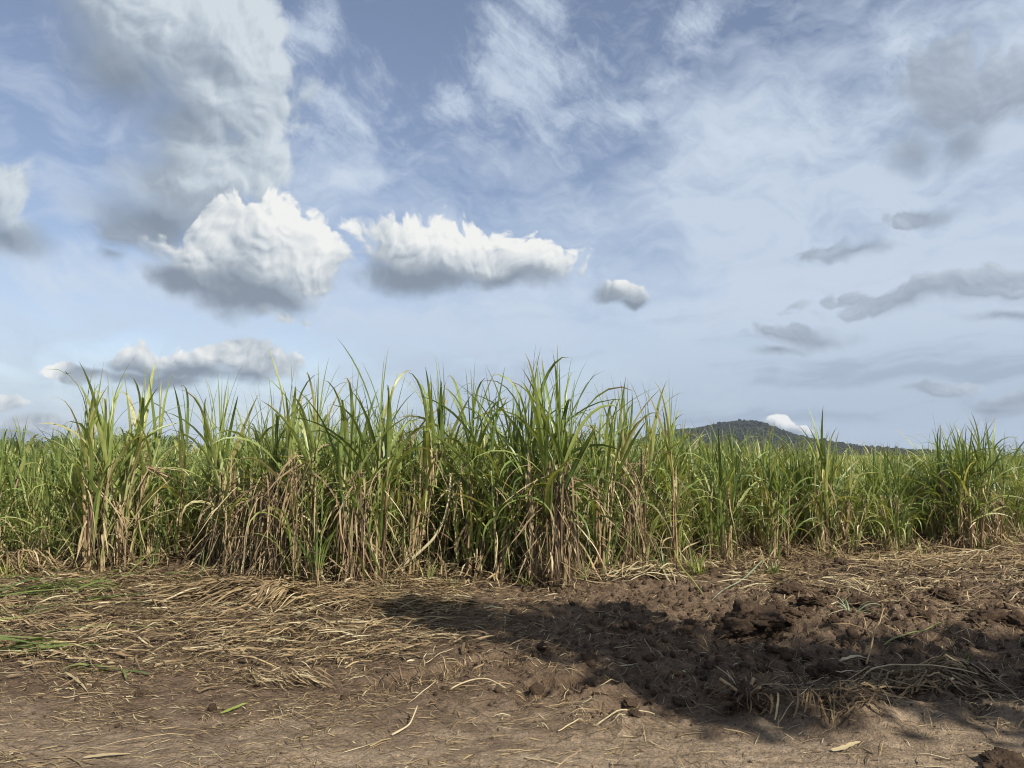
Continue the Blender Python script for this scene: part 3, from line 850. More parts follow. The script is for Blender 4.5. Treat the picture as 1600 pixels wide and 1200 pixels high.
# ------------------------------------------------------------------ straw heaps (things)
def heap(name, px, py, label, n, rx, ry, hgt, hd, hs, L, W, seed, mat='straw', rmean=.6, curv=.6, cat_='straw heap'):
    gg = np.random.default_rng(seed)
    cx, cy = gp(px, py, .05)
    a = gg.uniform(0, 6.28, n); r = np.sqrt(gg.random(n))
    x = cx + rx * r * np.cos(a); y = cy + ry * r * np.sin(a)

    def mound(X, Y): return hgt * np.exp(-(((X - cx) / (rx * .75)) ** 2 + ((Y - cy) / (ry * .75)) ** 2))
    tr = straws(n, x, y, gg.normal(hd, hs, n), gg.uniform(*L, n), gg.uniform(*W, n), gg.normal(size=n) * .35 + curv * .6, gg.uniform(.0, .05, n), np.abs(gg.normal(size=n)) * .08, 8, np.clip(gg.normal(rmean, .2, n), 0, .97), gg, mound)
    z = gh(cx, cy)
    o = link(name, build_mesh(name, tr[0] - np.array([cx, cy, z]), tr[1], M[mat], tr[2]), loc=(cx, cy, z))
    return tag(o, label, cat_)


heap('straw_heap', 355, 940, 'combed heap of dry cane leaves swept towards the left, in front of the skirted clump', 230, .75, .4, .14, .55, .4, (.25, .7), (.007, .026), 61, curv=.7)
heap('straw_heap', 440, 948, 'curled tail of the leaf heap with leaves drooping towards the viewer', 150, .32, .3, .2, 1.05, .32, (.25, .5), (.008, .026), 62, curv=1.1)
heap('straw_heap', 600, 945, 'flat spread of pale straw below the yellowish clump', 200, .9, .35, .06, .0, .3, (.3, .8), (.006, .016), 63, curv=-.5)
heap('straw_heap', 445, 1055, 'small pale tuft of crushed leaves lying on the bare track soil', 60, .28, .13, .05, -.45, .3, (.15, .4), (.006, .014), 64, rmean=.75, curv=.6)
heap('straw_heap', 1425, 1085, 'tangled heap of brown cane trash in the shade at lower right', 170, .42, .2, .1, .3, .6, (.15, .5), (.005, .022), 65, rmean=.5, curv=.6)
heap('straw_heap', 1290, 1112, 'low brown tangle of trash between the uprooted stool and the shaded heap', 150, .42, .13, .05, .1, .8, (.08, .3), (.004, .014), 66, rmean=.42)
heap('straw_heap', 1490, 1065, 'splayed bundle of upright brown leaf ends at the far right in shade', 90, .3, .18, .1, -.6, .6, (.12, .4), (.006, .024), 67, rmean=.5)
heap('straw_heap', 30, 905, 'dark straw heap with tangled leaves at the left edge below the crop', 220, .6, .4, .24, -.5, .6, (.3, .8), (.006, .02), 68, rmean=.55)
heap('straw_heap', 1500, 880, 'broad sunlit spread of straw before the big rounded tussock', 300, 1.6, .6, .08, .1, .5, (.3, .8), (.007, .018), 69, rmean=.66)
heap('leaf_bundle', 70, 938, 'bundle of cut green leaves lying across the straw at the left edge', 46, .75, .16, .08, .3, .28, (.3, .95), (.008, .03), 70, mat='grass', curv=.2, cat_='cut leaves')
heap('leaf_bundle', 55, 1018, 'flat bunch of broad green leaves on the straw at lower left', 14, .42, .07, .03, .12, .22, (.3, .8), (.014, .045), 71, mat='grass', curv=.15, cat_='cut leaves')
heap('leaf_bundle', 130, 1045, 'small ragged scrap of green leaves below the broad green bunch', 8, .2, .06, .02, .1, .5, (.1, .26), (.01, .03), 72, mat='grass', curv=.1, cat_='cut leaves')
heap('leaf_bundle', 1010, 905, 'pale yellow fallen leaves piled at the foot of the cane, middle right', 70, .55, .3, .16, .5, .7, (.3, .8), (.012, .026), 73, mat='pale', cat_='cut leaves')


# ------------------------------------------------------------------ single fallen leaves and sticks
def ground_blade(name, pts, w, label, mat, lifts=None, stick=False, cat_='fallen leaf', n=14):
    P2 = np.array([gp(a, b, .03) for a, b in pts])
    t = np.concatenate([[0], np.cumsum(np.hypot(*np.diff(P2, axis=0).T))]); t /= t[-1]
    tt = np.linspace(0, 1, n)
    X, Y = np.interp(tt, t, P2[:, 0]), np.interp(tt, t, P2[:, 1])
    for _ in range(3):
        X[1:-1] = (X[:-2] + 2 * X[1:-1] + X[2:]) / 4; Y[1:-1] = (Y[:-2] + 2 * Y[1:-1] + Y[2:]) / 4
    Z0 = ground_h(X, Y)
    lf = np.interp(tt, np.linspace(0, 1, len(lifts)), lifts) if lifts else np.full(n, .015)
    lin = np.interp(tt, [0, 1], [Z0[0], Z0[-1]])
    Z = np.maximum(Z0, .3 * Z0 + .7 * lin) + lf
    for _ in range(2): Z[1:-1] = (Z[:-2] + 2 * Z[1:-1] + Z[2:]) / 4
    Z = np.maximum(Z, Z0 + .006)
    P = np.stack([X, Y, Z], 1)
    o0 = np.array([X[n // 2], Y[n // 2], Z0[n // 2]])
    if stick:
        tr = tube(P - o0, w * .25 * (1 - .4 * tt) * (1 + .12 * np.sin(tt * 19 + w * 900)), 7, .75)
        tr[2][:, 1] = .1
    else:
        T = np.gradient(P, axis=0); T /= np.linalg.norm(T, axis=1)[:, None]
        S = np.cross(T, np.array([0.1, -.25, 1.])); S /= np.linalg.norm(S, axis=1)[:, None]
        N = np.cross(S, T)
        hw = (w * .3 * (1 + .25 * np.sin(tt * 23 + w * 700)) * np.minimum(1, .5 + 3 * tt) * (1 - tt ** 3) ** .7 + .001)[:, None]
        V = np.stack([P - S * hw + N * hw * .25, P, P + S * hw + N * hw * .25], 1).reshape(-1, 3) - o0
        A = np.zeros((n, 3, 4)); A[..., 0] = random.uniform(.3, .8); A[..., 1] = tt[:, None] * .9; A[..., 2] = np.array([0, .5, 1]); A[..., 3] = .4
        tr = V, strip_faces(1, n, 3), A.reshape(-1, 4)
    o = link(name, build_mesh(name, *tr[:2], M[mat], tr[2]), loc=tuple(o0))
    return tag(o, label, cat_)


GB = ground_blade
GB('fallen_leaf', [(140, 915), (200, 905), (250, 893), (285, 888)], .05, 'long green leaf arching off the straw beside the leftmost tall clump', 'grass', [.01, .08, .14, .12])
GB('fallen_leaf', [(180, 925), (215, 905), (240, 895), (262, 880)], .035, 'narrow green leaf under the long arching green leaf', 'grass', [.01, .1, .2, .3])
GB('fallen_leaf', [(128, 952), (150, 945), (185, 935)], .04, 'short blue-green leaf on the straw mat at left', 'grass', [.03, .04, .03])
GB('fallen_leaf', [(345, 1109), (365, 1105), (390, 1096)], .04, 'bright lime-green leaf scrap on bare soil', 'lime', [.01, .02, .015])
GB('fallen_leaf', [(190, 1050), (196, 1060), (197, 1064)], .03, 'bent dark green leaf scrap below the straw mat', 'grass', [.02, .03, .02])
GB('fallen_leaf', [(195, 1050), (220, 1052), (238, 1055)], .03, 'flat green leaf scrap beside the bent scrap', 'grass', [.01, .015, .01])
GB('fallen_leaf', [(130, 1180), (170, 1177), (205, 1172)], .035, 'pale yellow leaf strip on the track at lower left', 'pale', [.01, .02, .01])
GB('fallen_leaf', [(100, 1052), (120, 1067), (137, 1080)], .03, 'yellowish dry leaf lying diagonally below the green leaves', 'pale', [.01, .03, .01])
GB('cane_stick', [(705, 1076), (735, 1069), (765, 1069), (790, 1072)], .022, 'pale arched stick lying across the tyre marks', 'pale', [.01, .045, .045, .01], True, 'stick')
GB('cane_stick', [(612, 1141), (640, 1132), (652, 1118)], .026, 'pale curved stick at the front edge of the tyre marks', 'pale', [.01, .03, .08], True, 'stick')
GB('cane_stick', [(578, 1158), (600, 1150), (611, 1146)], .018, 'thin dull stick left of the pale curved stick', 'straw', [.01, .015, .01], True, 'stick')
GB('cane_stick', [(665, 1034), (690, 1026), (708, 1020)], .014, 'thin straight straw leaning over the tread marks', 'pale', [.01, .04, .05], True, 'stick')
GB('cane_stick', [(688, 1030), (697, 1040), (703, 1046)], .016, 'short pale straw crossing the tread marks', 'pale', [.05, .03, .02], True, 'stick')
GB('cane_stick', [(455, 1025), (500, 1023), (550, 1020)], .018, 'long pale straw at the edge of the straw mat, middle left', 'pale', [.01, .03, .02], True, 'stick')
GB('fallen_leaf', [(645, 998), (700, 995), (752, 993)], .035, 'long pale leaf lying at the tip of the tree shadow', 'pale', [.01, .03, .02])
GB('fallen_leaf', [(310, 1079), (335, 1075), (355, 1070)], .03, 'pinkish dry leaf on bare soil above the lime-green scrap', 'straw', [.01, .03, .02])
GB('cane_stick', [(872, 1138), (895, 1130), (912, 1120)], .017, 'pale stick on the track below the shade edge', 'pale', [.01, .02, .02], True, 'stick')
GB('cane_stick', [(930, 1123), (970, 1117), (1023, 1114)], .022, 'pale broken stick at the edge of the shade, middle', 'pale', [.01, .03, .02], True, 'stick')
GB('cane_stick', [(820, 1170), (850, 1176), (876, 1182)], .016, 'yellow straw on the bare track, bottom middle', 'pale', [.01, .01, .01], True, 'stick')
GB('fallen_leaf', [(1300, 1170), (1320, 1168), (1345, 1160)], .045, 'white bleached leaf scrap on the bare track at bottom right', 'pale', [.01, .02, .02])
GB('cane_stick', [(1215, 1135), (1240, 1126), (1272, 1116)], .012, 'thin straight green-white straw below the brown tangle', 'pale', [.01, .04, .1], True, 'stick')
GB('cane_stick', [(1240, 1113), (1270, 1111), (1305, 1110)], .018, 'grey straight straw lying in the brown tangle', 'straw', [.06, .06, .06], True, 'stick')
GB('cane_stick', [(1335, 1088), (1380, 1079), (1430, 1076), (1485, 1078), (1530, 1081)], .026, 'long pale cane stick lying across the shaded heap', 'pale', [.06, .14, .16, .15, .1], True, 'stick', 22)
GB('cane_stick', [(1382, 1022), (1430, 1008), (1472, 994)], .026, 'thin greenish cane stick leaning over the earth ridge in shade', 'grass', [.04, .06, .06], True, 'stick')
GB('cane_stick', [(1354, 1040), (1370, 1010), (1384, 985)], .03, 'dull brown cane stick propped upright against the earth ridge', 'straw', [.03, .1, .16], True, 'stick')
GB('cane_stick', [(1300, 996), (1335, 993), (1365, 997)], .018, 'pale arched straw on the shaded ridge below the silvery plant', 'straw', [.03, .06, .03], True, 'stick')
GB('fallen_leaf', [(1312, 1034), (1335, 1032), (1358, 1033)], .05, 'flattened olive leaf sheath in the shade behind the ridge', 'pale', [.03, .05, .03])
GB('cane_stick', [(1490, 1082), (1530, 1105), (1560, 1127)], .022, 'pale forked leaf stem sloping down from the shaded heap', 'straw', [.12, .08, .02], True, 'stick')
GB('cane_stick', [(1530, 1068), (1560, 1085), (1600, 1110)], .02, 'brown straw stem at the right edge of the shade', 'straw', [.08, .08, .02], True, 'stick')
GB('cane_stick', [(1540, 963), (1560, 963), (1580, 962)], .022, 'short pale stick end on the sunlit ridge at right', 'pale', [.02, .03, .03], True, 'stick')
GB('fallen_leaf', [(1050, 885), (1065, 910), (1100, 938)], .035, 'yellow-green leaf slanting out of the cane foot onto the soil', 'lime', [.3, .16, .02])
GB('fallen_leaf', [(1195, 888), (1160, 915), (1110, 940)], .035, 'pale green leaf slanting left from the weeds to bare soil', 'silver', [.15, .08, .02])
GB('fallen_leaf', [(950, 905), (985, 890), (1030, 880)], .05, 'broad cream leaf arching over the straw at the cane foot', 'pale', [.05, .2, .2])
GB('fallen_leaf', [(1300, 905), (1330, 903), (1357, 906)], .04, 'yellow dry leaf on the sunlit straw at right', 'pale', [.02, .04, .02])


# ------------------------------------------------------------------ weeds, pale uprooted plant
def tuft(name, px, py, label, n, L, W, mat, seed, spread=35, cat_='weed', rad=.05, bend=1.2, group=None):
    gg = np.random.default_rng(seed)
    x, y = gp(px, py, .03)
    a = gg.uniform(0, 6.28, n); r = rad * np.sqrt(gg.random(n))
    tr = blades(np.stack([r * np.cos(a), r * np.sin(a), np.full(n, -.01)], 1), a + gg.normal(size=n) * .4, np.abs(gg.normal(size=n)) * R(spread), gg.uniform(.5, 1.1, n) * L, gg.uniform(.6, 1.2, n) * W,
                gg.uniform(.2, 1, n) * bend, gg.uniform(1.2, 2.4, n), 7, gg.normal(size=n) * .4, None, rng=gg, zmin=.01)
    o = link(name, build_mesh(name, *tr[:2], M[mat], tr[2]), loc=(x, y, gh(x, y)))
    return tag(o, label, cat_, group)


tuft('weed_tuft', 602, 938, 'thin green weed sprouting from the straw below the yellowish clump', 12, .32, .012, 'grass', 81, 14)
tuft('weed_tuft', 768, 890, 'leafy pale green weed at the cane foot left of the biggest clump', 16, .2, .035, 'grass', 82, 45)
tuft('weed_tuft', 700, 905, 'green grass weed spreading over straw right of the bent stalk', 24, .4, .014, 'grass', 83, 40)
tuft('weed_tuft', 1040, 905, 'tall green shoot in front of the pale fallen leaves', 16, .5, .02, 'grass', 84, 25)
tuft('weed_tuft', 1210, 896, 'bright green weed at the edge of the bare earth, right of middle', 30, .22, .018, 'grass', 85, 40)
tuft('weed_tuft', 1250, 868, 'dark green weed at the foot of the light green clump', 24, .25, .02, 'grass', 86, 40)
tuft('weed_tuft', 1532, 862, 'green weed tuft in the hollow under the big rounded tussock', 40, .34, .016, 'grass', 87, 28, rad=.12)
tuft('weed_tuft', 1415, 862, 'small green weed left of the big rounded tussock', 24, .22, .016, 'grass', 88, 35)
tuft('weed_tuft', 1095, 900, 'yellow-green shoot leaning out by the blue-green clump', 14, .4, .02, 'lime', 89, 30)
tuft('weed_tuft', 1500, 1042, 'thin green grass growing on the shaded earth ridge', 20, .2, .008, 'grass', 90, 35)
for q, qx in enumerate((90, 235, 318, 450, 535, 655, 720, 810, 905, 965, 1075, 1150, 1300, 1365, 1450, 1575)):
    qy = float(np.interp(qx, [a for a, b in _edge_px], [b for a, b in _edge_px])) + random.uniform(0, 14)
    tuft('cane_shoot', qx + random.uniform(-12, 12), qy, 'small green shoot sprouting at the foot of the front cane row', random.randrange(7, 16), random.uniform(.22, .5), random.uniform(.012, .024), 'green', 800 + q, 30, 'cane shoot', .06, 1.4, 'small shoots at the foot of the cane')
tuft('uprooted_plant', 1330, 975, 'silvery uprooted cane shoot lying curled on the earth ridge', 18, .28, .022, 'silver', 91, 60, 'plant', .04, 2.2)
tuft('weed_tuft', 15, 915, 'yellow-green grass tuft at the left edge of the straw', 36, .45, .014, 'lime', 92, 45, rad=.12)
tuft('weed_tuft', 160, 1003, 'small green sprout in the straw mat at left', 16, .13, .012, 'grass', 93, 40)


# ------------------------------------------------------------------ clods
def clod_mesh(seed):
    bm = bmesh.new()
    bmesh.ops.create_icosphere(bm, subdivisions=5, radius=1)
    off = Vector((seed * 3.7, seed * 1.3, seed * 2.1))
    for v in bm.verts:
        c = v.co.normalized()
        d = 1 + .5 * (mnoise.noise(c * 1.3 + off)) + .28 * mnoise.noise(c * 3.1 + off) + .34 * abs(mnoise.noise(c * 5.5 + off)) + .2 * abs(mnoise.noise(c * 11 + off)) + .14 * mnoise.noise(c * 22 + off)
        v.co = c * d
    me = bpy.data.meshes.new('dirt_clod'); bm.to_mesh(me); bm.free()
    me.polygons.foreach_set('use_smooth', np.ones(len(me.polygons), bool))
    me.materials.append(M['clod'])
    return me


CM = [clod_mesh(k) for k in range(7)]


def clod(px, py, w, hr, label, group=None, k=None):
    x, y = gp(px, py, .04)
    o = link('dirt_clod', CM[k if k is not None else random.randrange(7)])
    o.location = (x, y, gh(x, y) + w * .18 * hr)
    o.scale = (w * .5 * random.uniform(.85, 1.15), w * .5 * random.uniform(.8, 1.2), w * .5 * hr)
    o.rotation_euler = (random.uniform(-.4, .4), random.uniform(-.4, .4), random.uniform(0, 6.28))
    return tag(o, label, 'clod', group)


clod(1178, 985, .42, .5, 'largest dark earth clod on the shade edge right of middle', k=1)
clod(1150, 992, .25, .5, 'dark clod against the left side of the largest clod', k=2)
clod(1222, 980, .26, .55, 'brown crumbly clod just right of the largest clod', k=3)
clod(1350, 948, .26, .6, 'dark clod behind the silvery uprooted plant', k=4)
clod(1365, 962, .2, .6, 'dark clod right of the silvery uprooted plant', k=5)
clod(1472, 940, .22, .6, 'lone dark clod on the sunlit straw at right', k=6)
clod(1560, 982, .36, .5, 'wide dark clod with a shadowed hollow near the right edge', k=0)
clod(1590, 985, .25, .6, 'dark clod at the right edge beside the hollow', k=2)
clod(1235, 935, .2, .6, 'brown clod on the sunlit soil above the largest clod', k=3)
clod(1270, 950, .22, .6, 'earth clod between the largest clod and the silvery plant', k=1)
clod(985, 1097, .1, .6, 'small dark clod by the pale broken stick', k=4)
clod(222, 1078, .08, .6, 'small dark clod in the bare soil below the straw mat', k=5)
clod(1320, 885, .3, .5, 'dark clod of turned earth before the low yellow-green clump', k=6)
clod(1300, 1062, .25, .5, 'black clod in deep shade above the brown tangle', k=0)
clod(1575, 1195, .2, .4, 'dark clod at the bottom right corner of the track', k=3)
for _ in range(70):
    px, py = random.uniform(900, 1600), random.choice([random.uniform(915, 1000), random.uniform(1000, 1120), random.uniform(900, 985)])
    if py < 950 and px < 1130: continue
    clod(px, py, random.uniform(.05, .15) if py < 1000 else random.uniform(.03, .08), random.uniform(.4, .7), 'small loose clod among the churned earth on the right', 'small clods on the churned earth')
# crumbs too small to count
gg = np.random.default_rng(33)
n = 5200
x, y = scatter(n, -5, 7, 3.3, 10.5, lambda x, y: np.clip(.03 + ss(y, 4.3, 5) * (.12 + .88 * ss(x, -.5, 1.3)), 0, 1), gg)
bm = bmesh.new(); bmesh.ops.create_icosphere(bm, subdivisions=1, radius=1)
iv = np.array([v.co[:] for v in bm.verts]); bm.verts.index_update(); fi = np.array([[v.index for v in f.verts] for f in bm.faces]); bm.free()
rad = (gg.gamma(2.0, .006, n) + .004) * (.35 + .65 * ss(y, 4.2, 5.2))
sc = rad[:, None] * gg.uniform(.6, 1.3, (n, 3))
VV = iv[None] * sc[:, None, :] * gg.uniform(.7, 1.25, (n, len(iv), 1)) + np.stack([x, y, ground_h(x, y) + rad * .3], 1)[:, None]
FF = fi[None] + np.arange(n)[:, None, None] * len(iv)
o = link('soil_crumbs', build_mesh('soil_crumbs', VV.reshape(-1, 3), FF.reshape(-1, 3), M['clod'], smooth=True))
tag(o, 'crumbs of dark soil scattered over the churned earth', 'soil', kind='stuff')

# uprooted stool
x, y = gp(1166, 1108, .04)
st = empty('uprooted_stool', (x, y, gh(x, y)))
tag(st, 'uprooted cane stool with straggling roots and cut stems at the edge of the shade', 'cane stool')
o = link('root_ball', CM[2], st); o.scale = (.09, .08, .07); o.location = (0, 0, .03)
k = 170
a = gg.uniform(0, 6.28, k)
tr = blades(np.stack([.09 * np.cos(a), .08 * np.sin(a), gg.uniform(.0, .13, k)], 1), a, R(40) + np.abs(gg.normal(size=k)) * .6, gg.uniform(.06, .26, k), gg.uniform(.002, .014, k), gg.uniform(.1, 2.0, k), np.full(k, 1.), 6, gg.normal(size=k), gg.normal(size=k), rng=gg, prof='dry', zmin=.006, crinkle=.2, rnd=np.clip(gg.normal(.22, .25, k), 0, .97))
link('roots', build_mesh('roots', *tr[:2], M['straw'], tr[2]), st)
for j in range(3):
    a = j * 2.1 + .9; dv = np.array([math.cos(a) * .75, math.sin(a) * .6, .5])
    Pp = np.array([.04 * math.cos(a), .04 * math.sin(a), .08]) + np.linspace(0, 1, 8)[:, None] * dv * random.uniform(.07, .16)
    tr = tube(Pp, np.full(8, .011), 7, .6); tr[2][:, 1] = .2
    link('cut_stem', build_mesh('cut_stem', *tr[:2], M['stalk'], tr[2]), st)

# ------------------------------------------------------------------ far hill, its woodland, left treeline
HD = 1300.0
prof = [(860, 722), (920, 704), (990, 688), (1040, 674), (1090, 667), (1115, 661), (1150, 657), (1172, 656), (1192, 664), (1222, 676), (1262, 688), (1300, 694), (1350, 699), (1400, 701), (1445, 704), (1480, 710), (1530, 718), (1580, 724)]
pw_ = np.array([at_depth(a, b, HD) for a, b in prof])


def hill_h(x, y):
    ridge = np.interp(x, pw_[:, 0], pw_[:, 2] - 4, left=0, right=0)
    d = (y - HD) / np.where(y < HD, 240, 420)
    return np.maximum(0, ridge * np.exp(-(d ** 2) * 2.2) + 5 * fbm(x * .008, y * .008, 4, 61) * np.clip(ridge / 20, 0, 1)) - 1.0


hx = np.linspace(pw_[0, 0] - 60, pw_[-1, 0] + 60, 150); hy = np.linspace(HD - 420, HD + 700, 90)
HX, HY = np.meshgrid(hx, hy)
HZ = hill_h(HX.ravel(), HY.ravel())
ii = (np.arange(89)[:, None] * 150 + np.arange(149)[None]).ravel()
hill = link('hill', build_mesh('hill', np.stack([HX.ravel(), HY.ravel(), HZ], 1), np.stack([ii, ii + 1, ii + 151, ii + 150], 1), M['hill_soil']))
tag(hill, 'low dark wooded hill beyond the field', 'hill', kind='structure')
bm = bmesh.new(); bmesh.ops.create_icosphere(bm, subdivisions=2, radius=1)
iv2 = np.array([v.co[:] for v in bm.verts]); bm.verts.index_update(); fi2 = np.array([[v.index for v in f.verts] for f in bm.faces]); bm.free()
gg = np.random.default_rng(91)
n = 11000
x = gg.uniform(hx[0] + 50, hx[-1] - 50, n); y = HD + gg.uniform(-300, 60, n)
hz = hill_h(x, y); kk = hz > 2; x, y, hz = x[kk], y[kk], hz[kk]; n = len(x)
rad = gg.uniform(1.3, 3.2, n) * np.where(gg.random(n) < .05, 1.4, 1)
VV = iv2[None] * (rad[:, None] * gg.uniform(.8, 1.25, (n, 3)))[:, None] * gg.uniform(.65, 1.3, (n, len(iv2), 1)) + np.stack([x, y, hz + rad * .55], 1)[:, None]
FF = fi2[None] + np.arange(n)[:, None, None] * len(iv2)
wood = link('hill_woodland', build_mesh('hill_woodland', VV.reshape(-1, 3), FF.reshape(-1, 3), M['hill_wood'], smooth=False))
tag(wood, 'dense dark trees covering the far hill', 'woodland', kind='stuff')


def crown_cards(centres, radii, n, size, gg, power=.45):
    ci = gg.integers(0, len(centres), n)
    d = gg.normal(size=(n, 3)); d /= np.linalg.norm(d, axis=1)[:, None]
    P = centres[ci] + d * radii[ci] * (gg.random((n, 1)) ** power)
    u = gg.normal(size=(n, 3)); u /= np.linalg.norm(u, axis=1)[:, None]
    v = np.cross(u, gg.normal(size=(n, 3))); v /= np.linalg.norm(v, axis=1)[:, None]
    s = size * gg.uniform(.6, 1.3, (n, 1))
    V = np.stack([P - u * s, P - v * s * .45, P + u * s, P + v * s * .45], 1).reshape(-1, 3)
    return V, np.arange(4 * n).reshape(n, 4)


def tree_meshes(seed, h, w, n=700, size=.35):
    gg = np.random.default_rng(seed)
    k = 9
    cs = np.stack([gg.normal(size=k) * w * .28, gg.normal(size=k) * w * .28, h * gg.uniform(.4, .88, k)], 1)
    V, F = crown_cards(cs, np.full((k, 3), w * .26) * gg.uniform(.7, 1.2, (k, 1)), n, size, gg)
    t = np.linspace(0, 1, 10)
    tr = [tube(np.stack([.1 * np.sin(t * 3), .1 * t, h * .7 * t], 1), h * .03 * (1 - .7 * t), 8)]
    for c in cs[:5]:
        tr.append(tube(np.array([0, 0, h * .3]) + t[:, None] * (c - np.array([0, 0, h * .3])), h * .012 * (1 - .7 * t), 6))
    T = cat(tr)
    return build_mesh('trunk', *T[:2], M['bark']), build_mesh('crown', V, F, M['tree_leaf'], smooth=False)


TM = [tree_meshes(300 + k, 8, 9, 900, .45) for k in range(4)]
gg = np.random.default_rng(302)
for k in range(22):
    px = -40 + k * 15.5 + gg.uniform(-6, 6)
    yy = 330 + gg.uniform(-30, 40)
    py = np.interp(px, [-40, 20, 40, 70, 100, 250, 300], [686, 686, 690, 684, 681, 680, 690]) + gg.uniform(-2, 3)
    x, _, z = at_depth(px, py, yy)
    o = empty('tree', (x, yy, 0), gg.uniform(0, 6.28), z / 8.0)
    tag(o, 'dark distant tree in the treeline beyond the crop at the left edge', 'tree', 'trees in the distant treeline at left')
    tm = TM[k % 4]
    link('trunk', tm[0], o); link('crown', tm[1], o)

# ------------------------------------------------------------------ tree beside the photographer, out of frame: it casts the shade on the soil
sh = [(-1.05, 7.35, .3), (-.75, 7.1, .4), (-.35, 7.0, .5), (.1, 6.9, .65), (.6, 6.7, .75), (.5, 6.1, .65), (1.1, 6.3, .7), (1.2, 5.5, .7), (1.7, 6.0, .75), (1.6, 5.1, .65), (2.2, 5.6, .75), (2.3, 4.95, .6), (2.9, 5.6, .75), (3.0, 4.95, .6),
      (3.5, 5.4, .7), (3.6, 5.0, .65), (4.2, 5.4, .7), (4.8, 5.0, .8), (5.3, 5.4, .8), (3.9, 5.9, .4), (.9, 7.2, .35)]
gg = np.random.default_rng(44)
ct = 1 / math.tan(SUN_EL)
cs, rs = [], []
for sx, sy, r in sh + [(1.25, 4.7, .4), (1.0, 5.3, .5)]:
    sx, sy = sx * 1.04, sy * 1.04
    z = gg.uniform(5.8, 7.2)
    cs.append((sx + SUN_XY[0] * ct * z, sy + SUN_XY[1] * ct * z, z)); rs.append((r, r, r))
cs, rs = np.array(cs), np.array(rs)
tb = np.array([cs[:, 0].mean() + 1.2, cs[:, 1].mean() - .6, 0])
shade = empty('tree', tuple(tb))
tag(shade, 'broad leafy tree standing beside the track behind the viewer', 'tree')
V, F = crown_cards(cs - tb, rs * 1.22, 4000, .13, gg, .75)
link('crown', build_mesh('crown', V, F, M['tree_leaf'], smooth=False), shade)
t = np.linspace(0, 1, 12)
tr = [tube(np.stack([-.5 * t ** 2, .2 * t, 4.6 * t], 1), .2 * (1 - .5 * t), 10)]
for c in cs[::2]:
    e = c - tb
    s0 = np.array([-.3, .1, 3.3])
    mid = s0 + (e - s0) * .5 + np.array([0, 0, .5])
    q = (1 - t)[:, None] ** 2 * s0 + 2 * (t * (1 - t))[:, None] * mid + (t ** 2)[:, None] * e
    tr.append(tube(q, .06 * (1 - .8 * t), 6))
T = cat(tr)
link('trunk', build_mesh('trunk', *T[:2], M['bark']), shade)

# ------------------------------------------------------------------ bird
def bird_mesh():
    bm = bmesh.new()
    rings, S = [], 8
    for yb, rb, zb in [(-.13, .004, .0), (-.1, .012, .0), (-.05, .022, 0), (0, .028, 0), (.05, .026, .002), (.085, .017, .008), (.105, .019, .012), (.125, .012, .013), (.145, .002, .012)]:
        rings.append([bm.verts.new((rb * math.cos(a), yb, zb + rb * .9 * math.sin(a))) for a in np.linspace(0, 2 * PI, S, endpoint=False)])
    for a, b in zip(rings[:-1], rings[1:]):
        for k in range(S):
            bm.faces.new((a[k], a[(k + 1) % S], b[(k + 1) % S], b[k]))
    bm.faces.new(rings[0][::-1]); bm.faces.new(rings[-1])
    for side, k in ((1, 0), (-1, 4)):          # wings grow out of the flank, raised in a V
        root = [rings[4][k], rings[3][k], rings[2][k]]
        up = [rings[4][(k + side) % S], rings[3][(k + side) % S], rings[2][(k + side) % S]]
        prev_t, prev_b = up, root
        for (dx, dz, yo, ch) in ((.07, .055, .01, .05), (.14, .1, .0, .042), (.2, .155, -.04, .015)):
            tp = [bm.verts.new((side * dx, yo + c * ch, dz + .003)) for c in (1, 0, -1)]
            bt = [bm.verts.new((side * dx, yo + c * ch, dz - .003)) for c in (1, 0, -1)]
            for q in range(2):
                bm.faces.new((prev_t[q], prev_t[q + 1], tp[q + 1], tp[q])); bm.faces.new((prev_b[q + 1], prev_b[q], bt[q], bt[q + 1]))
            bm.faces.new((prev_b[0], prev_t[0], tp[0], bt[0])); bm.faces.new((prev_t[2], prev_b[2], bt[2], tp[2]))
            prev_t, prev_b = tp, bt
        for q in range(2): bm.faces.new((prev_t[q], prev_t[q + 1], prev_b[q + 1], prev_b[q]))
    tl = [bm.verts.new((dx, -.21, 0)) for dx in (-.028, .028)]   # tail
    r0 = rings[0]
    bm.faces.new((r0[0], tl[1], tl[0], r0[4]))
    bmesh.ops.recalc_face_normals(bm, faces=bm.faces)
    me = bpy.data.meshes.new('bird'); bm.to_mesh(me); bm.free()
    me.materials.append(M['feather'])
    return me


o = link('bird', bird_mesh(), loc=at_depth(105, 584, 58))
o.rotation_euler = (R(10), R(12), R(60)); o.scale = (1.1,) * 3
tag(o, 'small dark bird flying with raised wings above the crop at left', 'bird')

# ------------------------------------------------------------------ air
bm = bmesh.new(); bmesh.ops.create_cube(bm, size=1)
me = bpy.data.meshes.new('haze'); bm.to_mesh(me); bm.free()
m, nt = new_mat('air')
ho = nt.node('ShaderNodeOutputMaterial'); hv = nt.node('ShaderNodeVolumePrincipled')
hv.inputs['Color'].default_value = (.8, .88, 1, 1); hv.inputs['Density'].default_value = HAZE
nt.l.new(hv.outputs[0], ho.inputs['Volume'])
me.materials.append(m)
o = link('haze', me, loc=(0, 1200, 43)); o.scale = (4000, 2900, 92)
tag(o, 'thin pale air over the fields', 'haze', kind='stuff')

